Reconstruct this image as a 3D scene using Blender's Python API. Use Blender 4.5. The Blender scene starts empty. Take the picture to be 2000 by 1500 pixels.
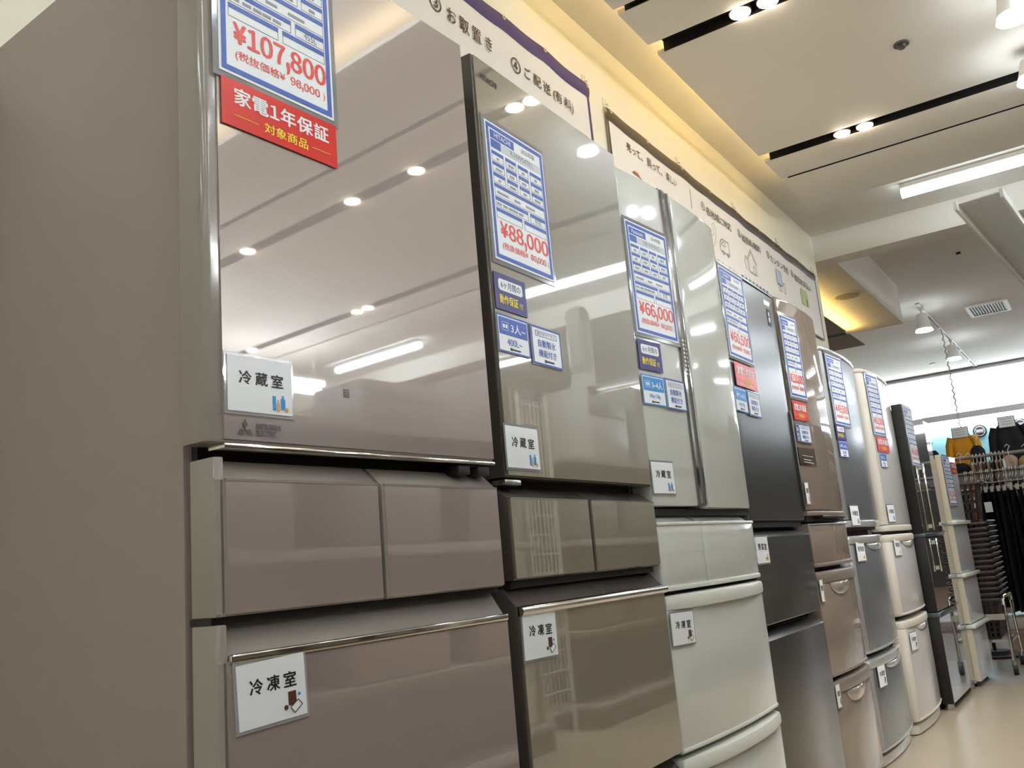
import bpy, bmesh, math, random
from mathutils import Vector, Matrix
random.seed(7)
SC = bpy.context.scene
COL = SC.collection
PI = math.pi

# ------------------------------------------------------------------ camera
EYE = 0.85                                    # a low, crouching eye height (m)
_a, _p, _r = 0.573056, 0.204248, -0.0881261   # heading, pitch, roll
_fw = Vector((math.cos(_p)*math.cos(_a), math.cos(_p)*math.sin(_a), math.sin(_p)))
_rt = Vector((math.sin(_a), -math.cos(_a), 0.0))
_up = _rt.cross(_fw)
_R = math.cos(_r)*_rt + math.sin(_r)*_up
_U = -math.sin(_r)*_rt + math.cos(_r)*_up
cam_d = bpy.data.cameras.new('camera')
cam_d.sensor_fit = 'HORIZONTAL'
cam_d.sensor_width = 36.0
cam_d.lens = 1752.7/2000.0*36.0
cam_d.clip_start = 0.02
cam = bpy.data.objects.new('camera', cam_d)
COL.objects.link(cam)
cam.matrix_world = Matrix(((_R.x, _U.x, -_fw.x, 0), (_R.y, _U.y, -_fw.y, 0), (_R.z, _U.z, -_fw.z, EYE), (0, 0, 0, 1)))
SC.camera = cam

# ------------------------------------------------------------------ world, exposure
W = bpy.data.worlds.new('world'); SC.world = W
W.use_nodes = True
W.node_tree.nodes['Background'].inputs[0].default_value = (0.9, 0.92, 1.0, 1)
W.node_tree.nodes['Background'].inputs[1].default_value = 0.05
SC.view_settings.view_transform = 'Standard'
SC.view_settings.look = 'None'
SC.view_settings.gamma = 1.0
SC.view_settings.use_curve_mapping = False
SC.view_settings.exposure = 0.12
TUBE = 30.0          # radiance of the cool white tubes
WARM = 60.0          # radiance of the downlight faces
COVE = 24.0          # radiance of the amber cove strips

# ------------------------------------------------------------------ materials
def lin(c):
    def f(v):
        v /= 255.0
        return v/12.92 if v <= 0.04045 else ((v+0.055)/1.055)**2.4
    return (f(c[0]), f(c[1]), f(c[2]), 1.0)
MATS = {}
def M(name, c=(200, 200, 200), rough=0.5, metal=0.0, spec=0.5, var=0.0, scale=(8, 8, 8), bump=0.0, coat=0.0, ior=1.5, cior=1.5):
    if name in MATS: return MATS[name]
    m = bpy.data.materials.new(name); m.use_nodes = True
    nt = m.node_tree; b = nt.nodes['Principled BSDF']
    b.inputs['Base Color'].default_value = lin(c)
    b.inputs['Roughness'].default_value = rough
    b.inputs['Metallic'].default_value = metal
    b.inputs['Specular IOR Level'].default_value = spec
    b.inputs['IOR'].default_value = ior
    b.inputs['Coat Weight'].default_value = coat
    b.inputs['Coat Roughness'].default_value = 0.02
    b.inputs['Coat IOR'].default_value = cior
    if var or bump:
        tc = nt.nodes.new('ShaderNodeTexCoord'); mp = nt.nodes.new('ShaderNodeMapping')
        mp.inputs['Scale'].default_value = scale
        nz = nt.nodes.new('ShaderNodeTexNoise'); nz.inputs['Scale'].default_value = 1.0; nz.inputs['Detail'].default_value = 4
        nt.links.new(tc.outputs['Object'], mp.inputs['Vector']); nt.links.new(mp.outputs[0], nz.inputs['Vector'])
        if var:
            mx = nt.nodes.new('ShaderNodeMix'); mx.data_type = 'RGBA'
            L = lin(c)
            mx.inputs[6].default_value = tuple(v*(1-var) for v in L[:3])+(1,)
            mx.inputs[7].default_value = tuple(min(1, v*(1+var)) for v in L[:3])+(1,)
            nt.links.new(nz.outputs[0], mx.inputs[0]); nt.links.new(mx.outputs[2], b.inputs['Base Color'])
        if bump:
            bp = nt.nodes.new('ShaderNodeBump'); bp.inputs['Strength'].default_value = bump; bp.inputs['Distance'].default_value = 0.01
            nt.links.new(nz.outputs[0], bp.inputs['Height']); nt.links.new(bp.outputs[0], b.inputs['Normal'])
    MATS[name] = m
    return m
def E(name, c, s):
    if name in MATS: return MATS[name]
    m = bpy.data.materials.new(name); m.use_nodes = True
    nt = m.node_tree; nt.nodes.clear()
    o = nt.nodes.new('ShaderNodeOutputMaterial'); e = nt.nodes.new('ShaderNodeEmission')
    e.inputs[0].default_value = tuple(c)+(1,); e.inputs[1].default_value = s
    nt.links.new(e.outputs[0], o.inputs[0])
    MATS[name] = m
    return m
def film(name='clear laminate film'):
    if name in MATS: return MATS[name]
    m = bpy.data.materials.new(name); m.use_nodes = True
    nt = m.node_tree; nt.nodes.clear()
    o = nt.nodes.new('ShaderNodeOutputMaterial'); t = nt.nodes.new('ShaderNodeBsdfTransparent')
    g = nt.nodes.new('ShaderNodeBsdfGlossy'); g.inputs['Roughness'].default_value = 0.08
    d = nt.nodes.new('ShaderNodeBsdfDiffuse'); d.inputs[0].default_value = (0.88, 0.88, 0.94, 1)
    m1 = nt.nodes.new('ShaderNodeMixShader'); m1.inputs[0].default_value = 0.3
    m2 = nt.nodes.new('ShaderNodeMixShader'); fr = nt.nodes.new('ShaderNodeFresnel'); fr.inputs[0].default_value = 1.5
    nt.links.new(t.outputs[0], m1.inputs[1]); nt.links.new(d.outputs[0], m1.inputs[2])
    nt.links.new(fr.outputs[0], m2.inputs[0]); nt.links.new(m1.outputs[0], m2.inputs[1]); nt.links.new(g.outputs[0], m2.inputs[2])
    nt.links.new(m2.outputs[0], o.inputs[0])
    MATS[name] = m
    return m

PLAST = dict(rough=0.35)
TUBE_M = E('cool white tube', (0.84, 0.93, 1.0), TUBE)
WARM_M = E('warm lamp face', (1.0, 0.86, 0.68), WARM)
SPOT_M = E('cool spot face', (0.84, 0.93, 1.0), 60.0)
COVE_M = E('amber cove strip', (1.0, 0.69, 0.21), COVE)
white_paint = M('white ceiling paint', (228, 224, 216), 0.85, var=0.02, scale=(3, 3, 3))
panel_paint = M('ceiling panel paint', (222, 216, 207), 0.8, var=0.02, scale=(4, 4, 4))
wall_paint = M('wall paint', (240, 234, 214), 0.8, var=0.02, scale=(3, 3, 3))
black_m = M('matt black', (14, 12, 12), 0.6)
dark_gap = M('dark gasket', (26, 25, 26), 0.6)
chrome = M('polished chrome', (225, 222, 218), 0.08, 1.0)
steel = M('brushed steel', (190, 190, 188), 0.25, 1.0)
paper = M('white paper', (240, 243, 246), 0.45, spec=0.4)
blue_ink = M('blue ink', (48, 88, 178), 0.4)
lblue_ink = M('light blue ink', (46, 140, 214), 0.4)
navy_ink = M('navy ink', (44, 28, 112), 0.35)
red_ink = M('red ink', (226, 66, 56), 0.4)
redcard = M('red card stock', (214, 36, 30), 0.25)
yellow_ink = M('yellow ink', (250, 226, 40), 0.4)
black_ink = M('black ink', (24, 20, 22), 0.5)
grey_ink = M('grey ink', (110, 112, 122), 0.5)
lgrey_ink = M('pale grey ink', (206, 210, 218), 0.5)
brown_ink = M('brown ink', (84, 52, 34), 0.5)
green_ink = M('green ink', (120, 150, 60), 0.5)

# ------------------------------------------------------------------ mesh helpers
class MB:
    """collects shapes and links them as one mesh object"""
    def __init__(s): s.bm = bmesh.new()
    def _add(s, b):
        me = bpy.data.meshes.new('tmp'); b.to_mesh(me); b.free(); s.bm.from_mesh(me); bpy.data.meshes.remove(me)
    def box(s, x0, x1, y0, y1, z0, z1, bev=0.0, seg=2):
        b = bmesh.new(); bmesh.ops.create_cube(b, size=1.0)
        for v in b.verts:
            v.co = Vector(((x0+x1)/2+v.co.x*(x1-x0), (y0+y1)/2+v.co.y*(y1-y0), (z0+z1)/2+v.co.z*(z1-z0)))
        if bev: bmesh.ops.bevel(b, geom=b.edges[:], offset=bev, segments=seg, profile=0.5, affect='EDGES')
        s._add(b); return s
    def _prism(s, pts, lo, hi, f, bev=0.0, seg=2):
        b = bmesh.new()
        A = [b.verts.new(f(p, lo)) for p in pts]; B = [b.verts.new(f(p, hi)) for p in pts]
        fa = b.faces.new(A); fb = b.faces.new(B[::-1]); n = len(pts)
        for i in range(n):
            b.faces.new((A[i], B[i], B[(i+1) % n], A[(i+1) % n]))
        bmesh.ops.recalc_face_normals(b, faces=b.faces[:])
        if bev:
            ed = list({e for fc in (fa, fb) for e in fc.edges})
            bmesh.ops.bevel(b, geom=ed, offset=bev, segments=seg, profile=0.5, affect='EDGES')
        s._add(b); return s
    def prism_z(s, pts, z0, z1, bev=0.0): return s._prism(pts, z0, z1, lambda p, h: Vector((p[0], p[1], h)), bev)
    def prism_x(s, pts, x0, x1, bev=0.0): return s._prism(pts, x0, x1, lambda p, h: Vector((h, p[0], p[1])), bev)
    def prism_y(s, pts, y0, y1, bev=0.0): return s._prism(pts, y0, y1, lambda p, h: Vector((p[0], h, p[1])), bev)
    def cyl(s, p0, p1, r, r2=None, n=20, cap=True):
        p0 = Vector(p0); p1 = Vector(p1); d = p1-p0
        b = bmesh.new()
        bmesh.ops.create_cone(b, cap_ends=cap, segments=n, radius1=r, radius2=r if r2 is None else r2, depth=d.length)
        q = d.to_track_quat('Z', 'Y').to_matrix().to_4x4(); q.translation = (p0+p1)/2
        bmesh.ops.transform(b, matrix=q, verts=b.verts[:])
        s._add(b); return s
    def tube(s, pts, r, n=8):
        P = [Vector(p) for p in pts]
        b = bmesh.new(); rings = []
        for i, p in enumerate(P):
            t = (P[min(i+1, len(P)-1)]-P[max(i-1, 0)]).normalized()
            u = t.cross(Vector((0, 0, 1)))
            if u.length < 1e-3: u = t.cross(Vector((0, 1, 0)))
            u.normalize(); w = t.cross(u)
            rings.append([b.verts.new(p+r*(math.cos(2*PI*k/n)*u+math.sin(2*PI*k/n)*w)) for k in range(n)])
        for i in range(len(rings)-1):
            for k in range(n):
                b.faces.new((rings[i][k], rings[i][(k+1) % n], rings[i+1][(k+1) % n], rings[i+1][k]))
        b.faces.new(rings[0][::-1]); b.faces.new(rings[-1])
        bmesh.ops.recalc_face_normals(b, faces=b.faces[:])
        s._add(b); return s
    def ball(s, c, rx, ry, rz, n=16):
        b = bmesh.new(); bmesh.ops.create_uvsphere(b, u_segments=n, v_segments=n//2+2, radius=1.0)
        for v in b.verts: v.co = Vector((c[0]+v.co.x*rx, c[1]+v.co.y*ry, c[2]+v.co.z*rz))
        s._add(b); return s
    def grid(s, f, nu, nv, thick=0.0):
        b = bmesh.new()
        V = [[b.verts.new(f(i/nu, j/nv)) for j in range(nv+1)] for i in range(nu+1)]
        for i in range(nu):
            for j in range(nv): b.faces.new((V[i][j], V[i+1][j], V[i+1][j+1], V[i][j+1]))
        if thick:
            bmesh.ops.recalc_face_normals(b, faces=b.faces[:])
            bmesh.ops.solidify(b, geom=b.faces[:], thickness=thick)
        s._add(b); return s
    def rect(s, x0, x1, z0, z1, y): return s.box(x0, x1, y-0.0002, y+0.0002, z0, z1)
    def poly(s, pts, y):      # thin printed polygon in the x-z plane
        return s.prism_y(pts, y-0.0002, y+0.0002)
    def disc(s, cx, cz, rx, rz, y, n=24):
        return s.poly([(cx+rx*math.cos(2*PI*k/n), cz+rz*math.sin(2*PI*k/n)) for k in range(n)], y)
    def ring(s, cx, cz, r, w, y, n=28):
        for k in range(n):
            a, c = 2*PI*k/n, 2*PI*(k+1)/n
            s.poly([(cx+r*math.cos(a), cz+r*math.sin(a)), (cx+r*math.cos(c), cz+r*math.sin(c)),
                    (cx+(r-w)*math.cos(c), cz+(r-w)*math.sin(c)), (cx+(r-w)*math.cos(a), cz+(r-w)*math.sin(a))], y)
        return s
    def frame(s, x0, x1, z0, z1, w, y):
        s.rect(x0, x1, z1-w, z1, y); s.rect(x0, x1, z0, z0+w, y)
        s.rect(x0, x0+w, z0+w, z1-w, y); s.rect(x1-w, x1, z0+w, z1-w, y); return s
    def text(s, t, x, z, w, h, y, bold=0.012, left=None):
        """lettering fitted into the rectangle (x, z) + (w, h), facing -y"""
        me = text_mesh(t); xs = [v.co.x for v in me.vertices]; ys = [v.co.y for v in me.vertices]
        ax, bx, ay, by = min(xs), max(xs), min(ys), max(ys)
        sz = h/(by-ay); sx = w/(bx-ax) if w else sz
        for n, (ox, oz) in enumerate(((-1, 0), (1, 0), (0, 1), (0, -1)) if bold else ((0, 0),)):
            k = len(s.bm.verts)
            s.bm.from_mesh(me); s.bm.verts.ensure_lookup_table()
            for v in s.bm.verts[k:]:
                v.co = Vector((x+(v.co.x-ax)*sx+ox*bold*sz, y-n*0.00002, z+(v.co.y-ay)*sz+oz*bold*0.6*sz))
        return s
    def figures(s, t, x, z, w, h, y, bold=0.02, gap=0.1):
        """lettering set glyph by glyph, spread over the width w; h is the height of a full glyph"""
        full = {c: chr(0xFF10+i) for i, c in enumerate('0123456789')}
        G = []; pen = 0.0; tops = []
        for c in t:
            me = text_mesh(full.get(c, c)); xs = [v.co.x for v in me.vertices]; ys = [v.co.y for v in me.vertices]
            G.append((me, pen, min(xs))); pen += max(xs)-min(xs)+gap
            if c not in ',、': tops.append((min(ys), max(ys)))
        lo = min(a for a, b in tops); sz = h/(max(b for a, b in tops)-lo); sx = w/(pen-gap)
        for ci, (me, p, x0) in enumerate(G):
            comma = t[ci] == ','
            for n, (ox, oz) in enumerate(((-1, 0), (1, 0), (0, 1), (0, -1))):
                k = len(s.bm.verts); s.bm.from_mesh(me); s.bm.verts.ensure_lookup_table()
                for v in s.bm.verts[k:]:
                    v.co = Vector((x+(v.co.x-x0+p)*sx+ox*bold*sz, y-n*0.00002, z+((v.co.y*1.9-0.03 if comma else v.co.y)-lo)*sz+oz*bold*0.6*sz))
        return s
    def build(s, name, mat, parent=None, smooth=35):
        me = bpy.data.meshes.new(name)
        s.bm.to_mesh(me); s.bm.free()
        if smooth:
            for p in me.polygons: p.use_smooth = True
            me.set_sharp_from_angle(angle=math.radians(smooth))
        for m in (mat if isinstance(mat, (list, tuple)) else [mat]): me.materials.append(m)
        o = bpy.data.objects.new(name, me); COL.objects.link(o)
        if parent: o.parent = parent
        return o
TXT = {}
def text_mesh(t):
    k = t
    if k in TXT: return TXT[k]
    c = bpy.data.curves.new('lettering', 'FONT'); c.body = t; c.resolution_u = 3
    o = bpy.data.objects.new('lettering', c); COL.objects.link(o)
    bpy.context.view_layer.update()
    me = bpy.data.meshes.new_from_object(o.evaluated_get(bpy.context.evaluated_depsgraph_get()))
    bpy.data.objects.remove(o); bpy.data.curves.remove(c)
    TXT[k] = me
    return me
def empty(name, loc, rz=0.0, label=None, cat=None, group=None, rot=None):
    o = bpy.data.objects.new(name, None); COL.objects.link(o)
    o.empty_display_size = 0.05
    o.location = loc; o.rotation_euler = rot if rot else (0, 0, rz)
    tag(o, label, cat, group); return o
def tag(o, label=None, cat=None, group=None, kind=None):
    if label: o['label'] = label
    if cat: o['category'] = cat
    if group: o['group'] = group
    if kind: o['kind'] = kind
    return o
def struct(o): o['kind'] = 'structure'; return o
def lab(o, l): o['label'] = l; return o
def copy_tree(o, parent=None):
    c = o.copy(); COL.objects.link(c)
    if parent: c.parent = parent
    for ch in list(o.children): copy_tree(ch, c)
    return c

# ================================================================== THE ROOM
# floor: cream vinyl in the aisle, a grey strip, dark wood beyond
def floor_mat(name, c, plank):
    m = M(name, c, 0.28, var=0.05, scale=(1.5, 12, 1))
    nt = m.node_tree; b = nt.nodes['Principled BSDF']
    tc = nt.nodes.new('ShaderNodeTexCoord'); br = nt.nodes.new('ShaderNodeTexBrick')
    br.inputs['Scale'].default_value = 1.0; br.inputs['Brick Width'].default_value = plank; br.inputs['Row Height'].default_value = plank/4
    br.inputs['Mortar Size'].default_value = 0.0015
    L = lin(c)
    br.inputs['Color1'].default_value = (1, 1, 1, 1); br.inputs['Color2'].default_value = (0.95, 0.945, 0.935, 1); br.inputs['Mortar'].default_value = (0.86, 0.85, 0.83, 1)
    nt.links.new(tc.outputs['Object'], br.inputs['Vector'])
    mx = nt.nodes.new('ShaderNodeMix'); mx.data_type = 'RGBA'; mx.blend_type = 'MULTIPLY'; mx.inputs[0].default_value = 1.0
    src = [l.from_socket for l in nt.links if l.to_socket == b.inputs['Base Color']][0]
    nt.links.new(src, mx.inputs[6]); nt.links.new(br.outputs[0], mx.inputs[7]); nt.links.new(mx.outputs[2], b.inputs['Base Color'])
    return m
fl = bmesh.new()
xs = [-5.0, 5.75, 6.85, 17.0]
for i in range(3):
    a, c = xs[i], xs[i+1]
    vs = [fl.verts.new(p) for p in ((a, -7, 0), (c, -7, 0), (c, 4.2, 0), (a, 4.2, 0))]
    fc = fl.faces.new(vs); fc.material_index = i
bmesh.ops.remove_doubles(fl, verts=fl.verts[:], dist=1e-4)
me = bpy.data.meshes.new('floor'); fl.to_mesh(me); fl.free()
for m in (floor_mat('cream vinyl plank', (172, 159, 138), 1.2), floor_mat('grey vinyl tile', (158, 150, 142), 0.9), floor_mat('brown wood plank', (138, 106, 84), 0.9)): me.materials.append(m)
o = bpy.data.objects.new('floor', me); COL.objects.link(o); struct(o)

CZ = 3.19      # main ceiling
BZ = 2.985     # bottom of the beam and of the amber soffit behind it
UZ = 3.40      # far ceiling
WY = 1.58      # wall behind the fridges
BX = 6.93      # beam plane, where that wall ends
XB = 16.0      # far wall
struct(MB().box(-5, BX, -7, WY+0.15, CZ, CZ+0.1).build('ceiling', white_paint))
struct(MB().box(-5, BX, WY, WY+0.15, 0, CZ).build('wall_left', wall_paint))
struct(MB().box(BX, BX+0.18, -7, 4.2, BZ, UZ+0.1).build('trim_1', white_paint))            # beam across the shop
struct(MB().box(BX+0.18, 9.76, 1.456, 4.2, BZ, UZ).build('trim_2', white_paint))           # amber soffit
struct(MB().box(BX+0.18, 17, -7, 4.2, UZ, UZ+0.1).build('ceiling_far', white_paint))
struct(MB().box(BX, 17, 4.2, 4.35, 0, UZ).build('wall_recess', wall_paint))
struct(MB().box(-5, 17, -7.15, -7, 0, UZ).build('wall_right', wall_paint))
struct(MB().box(-5.15, -5, -7, WY, 0, CZ+0.1).build('wall_near', wall_paint))
teal = M('teal wall paint', (152, 208, 220), 0.7)
struct(MB().box(XB, XB+0.15, 0.2, 4.2, 0, 2.60).build('wall_back', teal))
struct(MB().box(XB, XB+0.15, -7, 0.2, 0, 2.60).build('wall_back_right', M('taupe wall paint', (66, 61, 58), 0.7)))
struct(MB().box(XB, XB+0.15, -7, 4.2, 2.60, UZ).build('wall_back_upper', M('white wall paint', (240, 240, 238), 0.7)))

# hung ceiling panels between dark slits
def panel(name, x0, x1, y0, y1, z, label=None):
    return struct(MB().box(x0, x1, y0, y1, z, z+0.02, 0.002).build(name, panel_paint))
PZ = 3.04
slabs = [(2.48, 3.05), (3.09, 3.379), (3.478, 4.85), (4.955, 5.265), (5.29, 5.863)]
for i, (a, c) in enumerate(slabs): panel('ceiling_panel', a, c, -6.2, 1.32, PZ)
for a, c in ((3.05, 3.09), (3.379, 3.478), (4.85, 4.955), (5.265, 5.29)):       # black channel above each slit
    mb = MB()
    mb.box(a, c, -6.2, 1.285, PZ+0.05, PZ+0.06)
    mb.box(a+0.0005, a+0.003, -6.2, 1.285, PZ+0.002, PZ+0.05); mb.box(c-0.003, c-0.0005, -6.2, 1.285, PZ+0.002, PZ+0.05)
    struct(mb.build('trim_slit', black_m))
for a, c in ((7.15, 8.89), (9.03, 9.70)): struct(MB().box(a, c, 1.845, 4.0, 2.83, 2.838).build('ceiling_panel', M('shaded panel paint', (150, 138, 126), 0.8)))  # panel paint darkened to put the unlit underside into the colour
struct(MB().box(8.891, 9.029, 1.87, 4.0, 2.833, 2.85).build('trim_slit', black_m))

# amber cove strips hidden on the upper side of the panel edges
def cove(x0, x1, y, z, label, group=None):
    r = empty('cove_light', ((x0+x1)/2, y, z), 0, label, 'light strip', group)
    d = (x1-x0)/2
    MB().box(-d, d, -0.03, 0.03, 0, 0.02).build('strip_base', white_paint, r)
    MB().box(-d, d, -0.018, 0.018, 0.021, 0.026).build('strip', COVE_M, r)
for a, c in ((2.58, 3.04), (3.10, 3.37), (3.49, 4.84), (4.97, 5.255), (5.30, 5.5)): cove(a, c, 1.20, PZ+0.021, 'amber cove light hidden above the slotted ceiling panels by the fridge wall', 'cove lights on the slotted panels')
cove(7.3, 9.5, 1.93, 2.852, 'bright amber cove light above the dark panels behind the soffit speaker')
rr = empty('cove_light', (2.53, -1.2, PZ+0.021), 0, 'amber cove light hidden above the near end of the slotted ceiling panels', 'light strip')
MB().box(-0.03, 0.03, -2.3, 2.3, 0, 0.02).build('strip_base', white_paint, rr)
MB().box(-0.018, 0.018, -2.3, 2.3, 0.021, 0.026).build('strip', E('pale amber cove strip', (1.0, 0.82, 0.55), 13.0), rr)

# downlights in pairs inside the wide slits
def downlight(x, y, label, group='warm downlights in the ceiling slits'):
    r = empty('downlight', (x, y, PZ), 0, label, 'lamp', group)
    MB().cyl((0, 0, 0.0), (0, 0, 0.05), 0.047, cap=True).build('can', black_m, r)
    MB().cyl((0, 0, -0.004), (0, 0, -0.001), 0.042).build('lamp_face', WARM_M, r, 0)
    l = bpy.data.lights.new('lamp_beam', 'SPOT'); l.energy = 24; l.color = (1.0, 0.9, 0.77); l.spot_size = 1.9; l.spot_blend = 0.8; l.shadow_soft_size = 0.04
    lo = bpy.data.objects.new('lamp_beam', l); COL.objects.link(lo); lo.parent = r; lo.location = (0, 0, -0.02)
downlight(3.425, 0.918, 'warm round downlight in the nearer wide ceiling slit, the one nearer the wall')
downlight(3.425, 0.800, 'warm round downlight in the nearer wide ceiling slit, the one farther from the wall')
downlight(4.903, 0.867, 'warm round downlight in the farther wide ceiling slit, the one nearer the wall')
downlight(4.903, 0.746, 'warm round downlight in the farther wide ceiling slit, the one farther from the wall')
for y in (-0.24, -0.34, -1.37, -1.90, -2.93, -4.2): downlight(3.425, y, 'warm downlight mirrored in the taupe fridge door, above the other side of the aisle', 'downlights over the other side')
for y in (-3.42, -3.55, -5.0): downlight(4.903, y, 'warm downlight mirrored small in the taupe fridge door, above the other side of the aisle', 'small downlights over the other side')

# tube lights
TUBE_V = E('soft white tube', (0.84, 0.93, 1.0), 7.0)
def tube_light(x, y, z, L, label, along='y', group=None, face=None):
    r = empty('tube_light', (x, y, z), 0 if along == 'y' else PI/2, label, 'lamp', group)
    MB().box(-0.04, 0.04, -L/2, L/2, -0.035, 0, 0.006).build('housing', M('white enamel', (232, 230, 226), 0.4), r)
    mb = MB()
    mb.cyl((0, -L/2, -0.062), (0, L/2, -0.062), 0.032, n=16)
    mb.build('tube', face or TUBE_M, r)
tube_light(6.36, 0.09, CZ, 1.45, 'long cool white tube light on the ceiling before the beam', face=TUBE_V)
for x, y in ((6.25, -1.75), (6.36, -4.9), (1.9, -0.75), (1.9, -2.4), (1.9, -4.4), (0.2, -0.9), (0.2, -2.6), (-1.4, 0.1), (-1.4, -1.8), (-1.4, -4.4), (-3.6, -0.8), (-3.6, -4.0)):  # rows mostly added for general light; the first is seen mirrored
    tube_light(x, y, CZ, 1.25, 'cool white tube light of the ceiling rows outside the picture, most of them added for general light', group='tube lights over the rest of the shop')
for x, y in ((9.0, -1.5), (9.0, -4.2), (12.0, -1.2), (12.0, -4.2), (14.3, -0.2), (14.3, -2.6)):  # unseen tubes added for general light
    tube_light(x, y, UZ, 1.25, 'cool white tube light added on the far ceiling outside the picture for general light', group='tube lights over the clothes department')
UP_M = E('added up tube', (0.9, 0.95, 1.0), 130.0)
def pendant_tube(x, y, z, L, label):
    r = empty('added_pendant_light', (x, y, PZ), 0, label, 'lamp', 'added pendant lights over the other side')
    h = PZ-z
    for a in (-L/2+0.1, L/2-0.1): MB().cyl((a, 0, -h), (a, 0, 0), 0.004, n=6).build('hanger_wire', steel, r)
    MB().box(-L/2, L/2, -0.03, 0.03, -h-0.03, -h, 0.004).build('housing', M('white enamel', (232, 230, 226), 0.4), r)
    MB().cyl((-L/2, 0, -h-0.055), (L/2, 0, -h-0.055), 0.024, n=14).build('tube', TUBE_M, r)
    MB().cyl((-L/2, 0, -h+0.026), (L/2, 0, -h+0.026), 0.024, n=14).build('tube', UP_M, r)  # up-facing tube added to lighten the ceiling mirrored in the glass
for x, y in ((3.15, -4.6), (4.9, -4.75), (4.2, -5.9)): pendant_tube(x, y, 2.7, 1.2, 'pendant tube light added over the far side of the aisle to lighten the ceiling, mirrored in the taupe fridge')
# bright strips along the far wall
STRIP = E('wall strip tube', (0.84, 0.93, 1.0), 12.0)
SOFT = E('soft wall strip tube', (0.84, 0.93, 1.0), 3.2)
def wall_strip(z0, z1, cap, mat, label, up=False):
    r = empty('wall_light', (XB-0.12, 1.0, z1), 0, label, 'lamp')
    MB().box(-0.05, 0.12, -3.2, 3.0, 0.002, cap).build('shelf', M('pale grey metal', (200, 197, 198), 0.5), r)
    MB().box(-0.03, 0.05, -3.2, 3.0, z0-z1, 0.0).build('tube', mat, r)
    if up: MB().box(0.0, 0.06, -3.2, 3.0, cap+0.001, cap+0.02).build('added_up_tube', mat, r)  # hidden strip added to whiten the wall above the shelf
wall_strip(2.475, 2.60, 0.10, STRIP, 'long white light strip on the far wall above the teal band', True)
wall_strip(3.15, 3.33, 0.02, SOFT, 'long white light strip at the top of the far wall under the ceiling')

# track with spotlights on the far ceiling
tr = empty('lighting_track', (13.3, 1.43, UZ), 0, 'white lighting track with black slots running along the far ceiling', 'track')
MB().box(-2.55, 2.55, -0.02, 0.02, -0.02, 0, 0.003).build('rail', M('white enamel', (232, 230, 226), 0.4), tr)
mb = MB()
for k in range(5): mb.box(-1.85+k*0.92, -1.05+k*0.92, -0.008, 0.008, -0.0215, -0.0195)
mb.build('slot', black_m, tr)
def spotlight(x, y, z, label, drop=0.25, sc=0.9, tilt=(0, 0)):
    r = empty('spotlight', (x, y, z), 0, label, 'lamp')
    wm = M('white enamel', (232, 230, 226), 0.4)
    MB().box(-0.05*sc, 0.05*sc, -0.02*sc, 0.02*sc, -0.03, 0, 0.004).build('adapter', wm, r)
    MB().cyl((0, 0, -0.03), (0, 0, -0.09*sc), 0.012).build('arm', wm, r)
    h = MB(); h.cyl((0, 0, -0.08*sc), (0, 0, -drop), 0.062*sc, 0.095*sc).build('lamp_head', wm, r)
    MB().cyl((0, 0, -drop-0.001), (0, 0, -drop-0.022), 0.092*sc, 0.105*sc).build('lamp_face', SPOT_M, r, 0)
    l = bpy.data.lights.new('lamp_beam', 'SPOT'); l.energy = 45; l.color = (0.92, 0.96, 1.0); l.spot_size = 1.7; l.spot_blend = 0.7; l.shadow_soft_size = 0.06
    lo = bpy.data.objects.new('lamp_beam', l); COL.objects.link(lo); lo.parent = r; lo.location = (0, 0, -drop-0.03)
spotlight(10.95, 1.43, UZ-0.02, 'white track spotlight nearer the amber soffit')
spotlight(13.2, 1.43, UZ-0.02, 'white track spotlight farther along the far track, above the clothes')
spotlight(3.95, -0.02, PZ, 'bright spotlight at the top right corner of the picture', 0.16, 0.6)
spotlight(4.64, -0.055, PZ, 'bright spotlight at the right edge of the picture under the panel', 0.14, 0.7)
spotlight(3.88, -0.2, PZ, 'white spotlight mirrored in the brown glass fridge door', 0.1, 0.5)

ch = empty('hanging_chain', (12.4, 1.42, UZ-0.02), 0, 'thin white chain hanging from the track in front of the far wall', 'chain')
mb = MB()
for k in range(70):
    mb.ball((0, 0.008*math.sin(k*PI/2), -0.02-0.021*k), 0.006, 0.009, 0.012, 6)
mb.build('links', M('pale grey chain', (176, 174, 170), 0.4), ch)

# small ceiling fittings
wp = M('white plastic', (228, 228, 224), 0.4)
r = empty('sprinkler', (4.16, 0.42, PZ), 0, 'small grey dome sprinkler on the wide ceiling panel', 'sprinkler')
MB().cyl((0, 0, -0.008), (0, 0, 0), 0.034).build('plate', M('grey metal', (120, 118, 118), 0.35, 0.6), r)
MB().ball((0, 0, -0.01), 0.022, 0.022, 0.02).build('dome', M('dark lens', (70, 68, 70), 0.2), r)
r = empty('ceiling_sensor', (9.1, 0.78, UZ), 0, 'tiny black sensor on the far ceiling', 'sensor')
MB().box(-0.02, 0.02, -0.02, 0.02, -0.015, 0, 0.004).build('body', black_m, r)
r = empty('ceiling_vent', (11.75, 0.81, UZ), 0, 'white rectangular air vent in the far ceiling', 'vent')
mb = MB(); mb.box(-0.3, 0.3, -0.22, -0.18, -0.02, 0); mb.box(-0.3, 0.3, 0.18, 0.22, -0.02, 0); mb.box(-0.3, -0.26, -0.18, 0.18, -0.02, 0); mb.box(0.26, 0.3, -0.18, 0.18, -0.02, 0)
mb.build('frame', wp, r)
mb = MB()
for k in range(12): mb.box(-0.26, 0.26, -0.18+k*0.03, -0.165+k*0.03, -0.014, -0.002)
mb.build('slats', M('vent grey', (170, 172, 176), 0.4), r)
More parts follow.
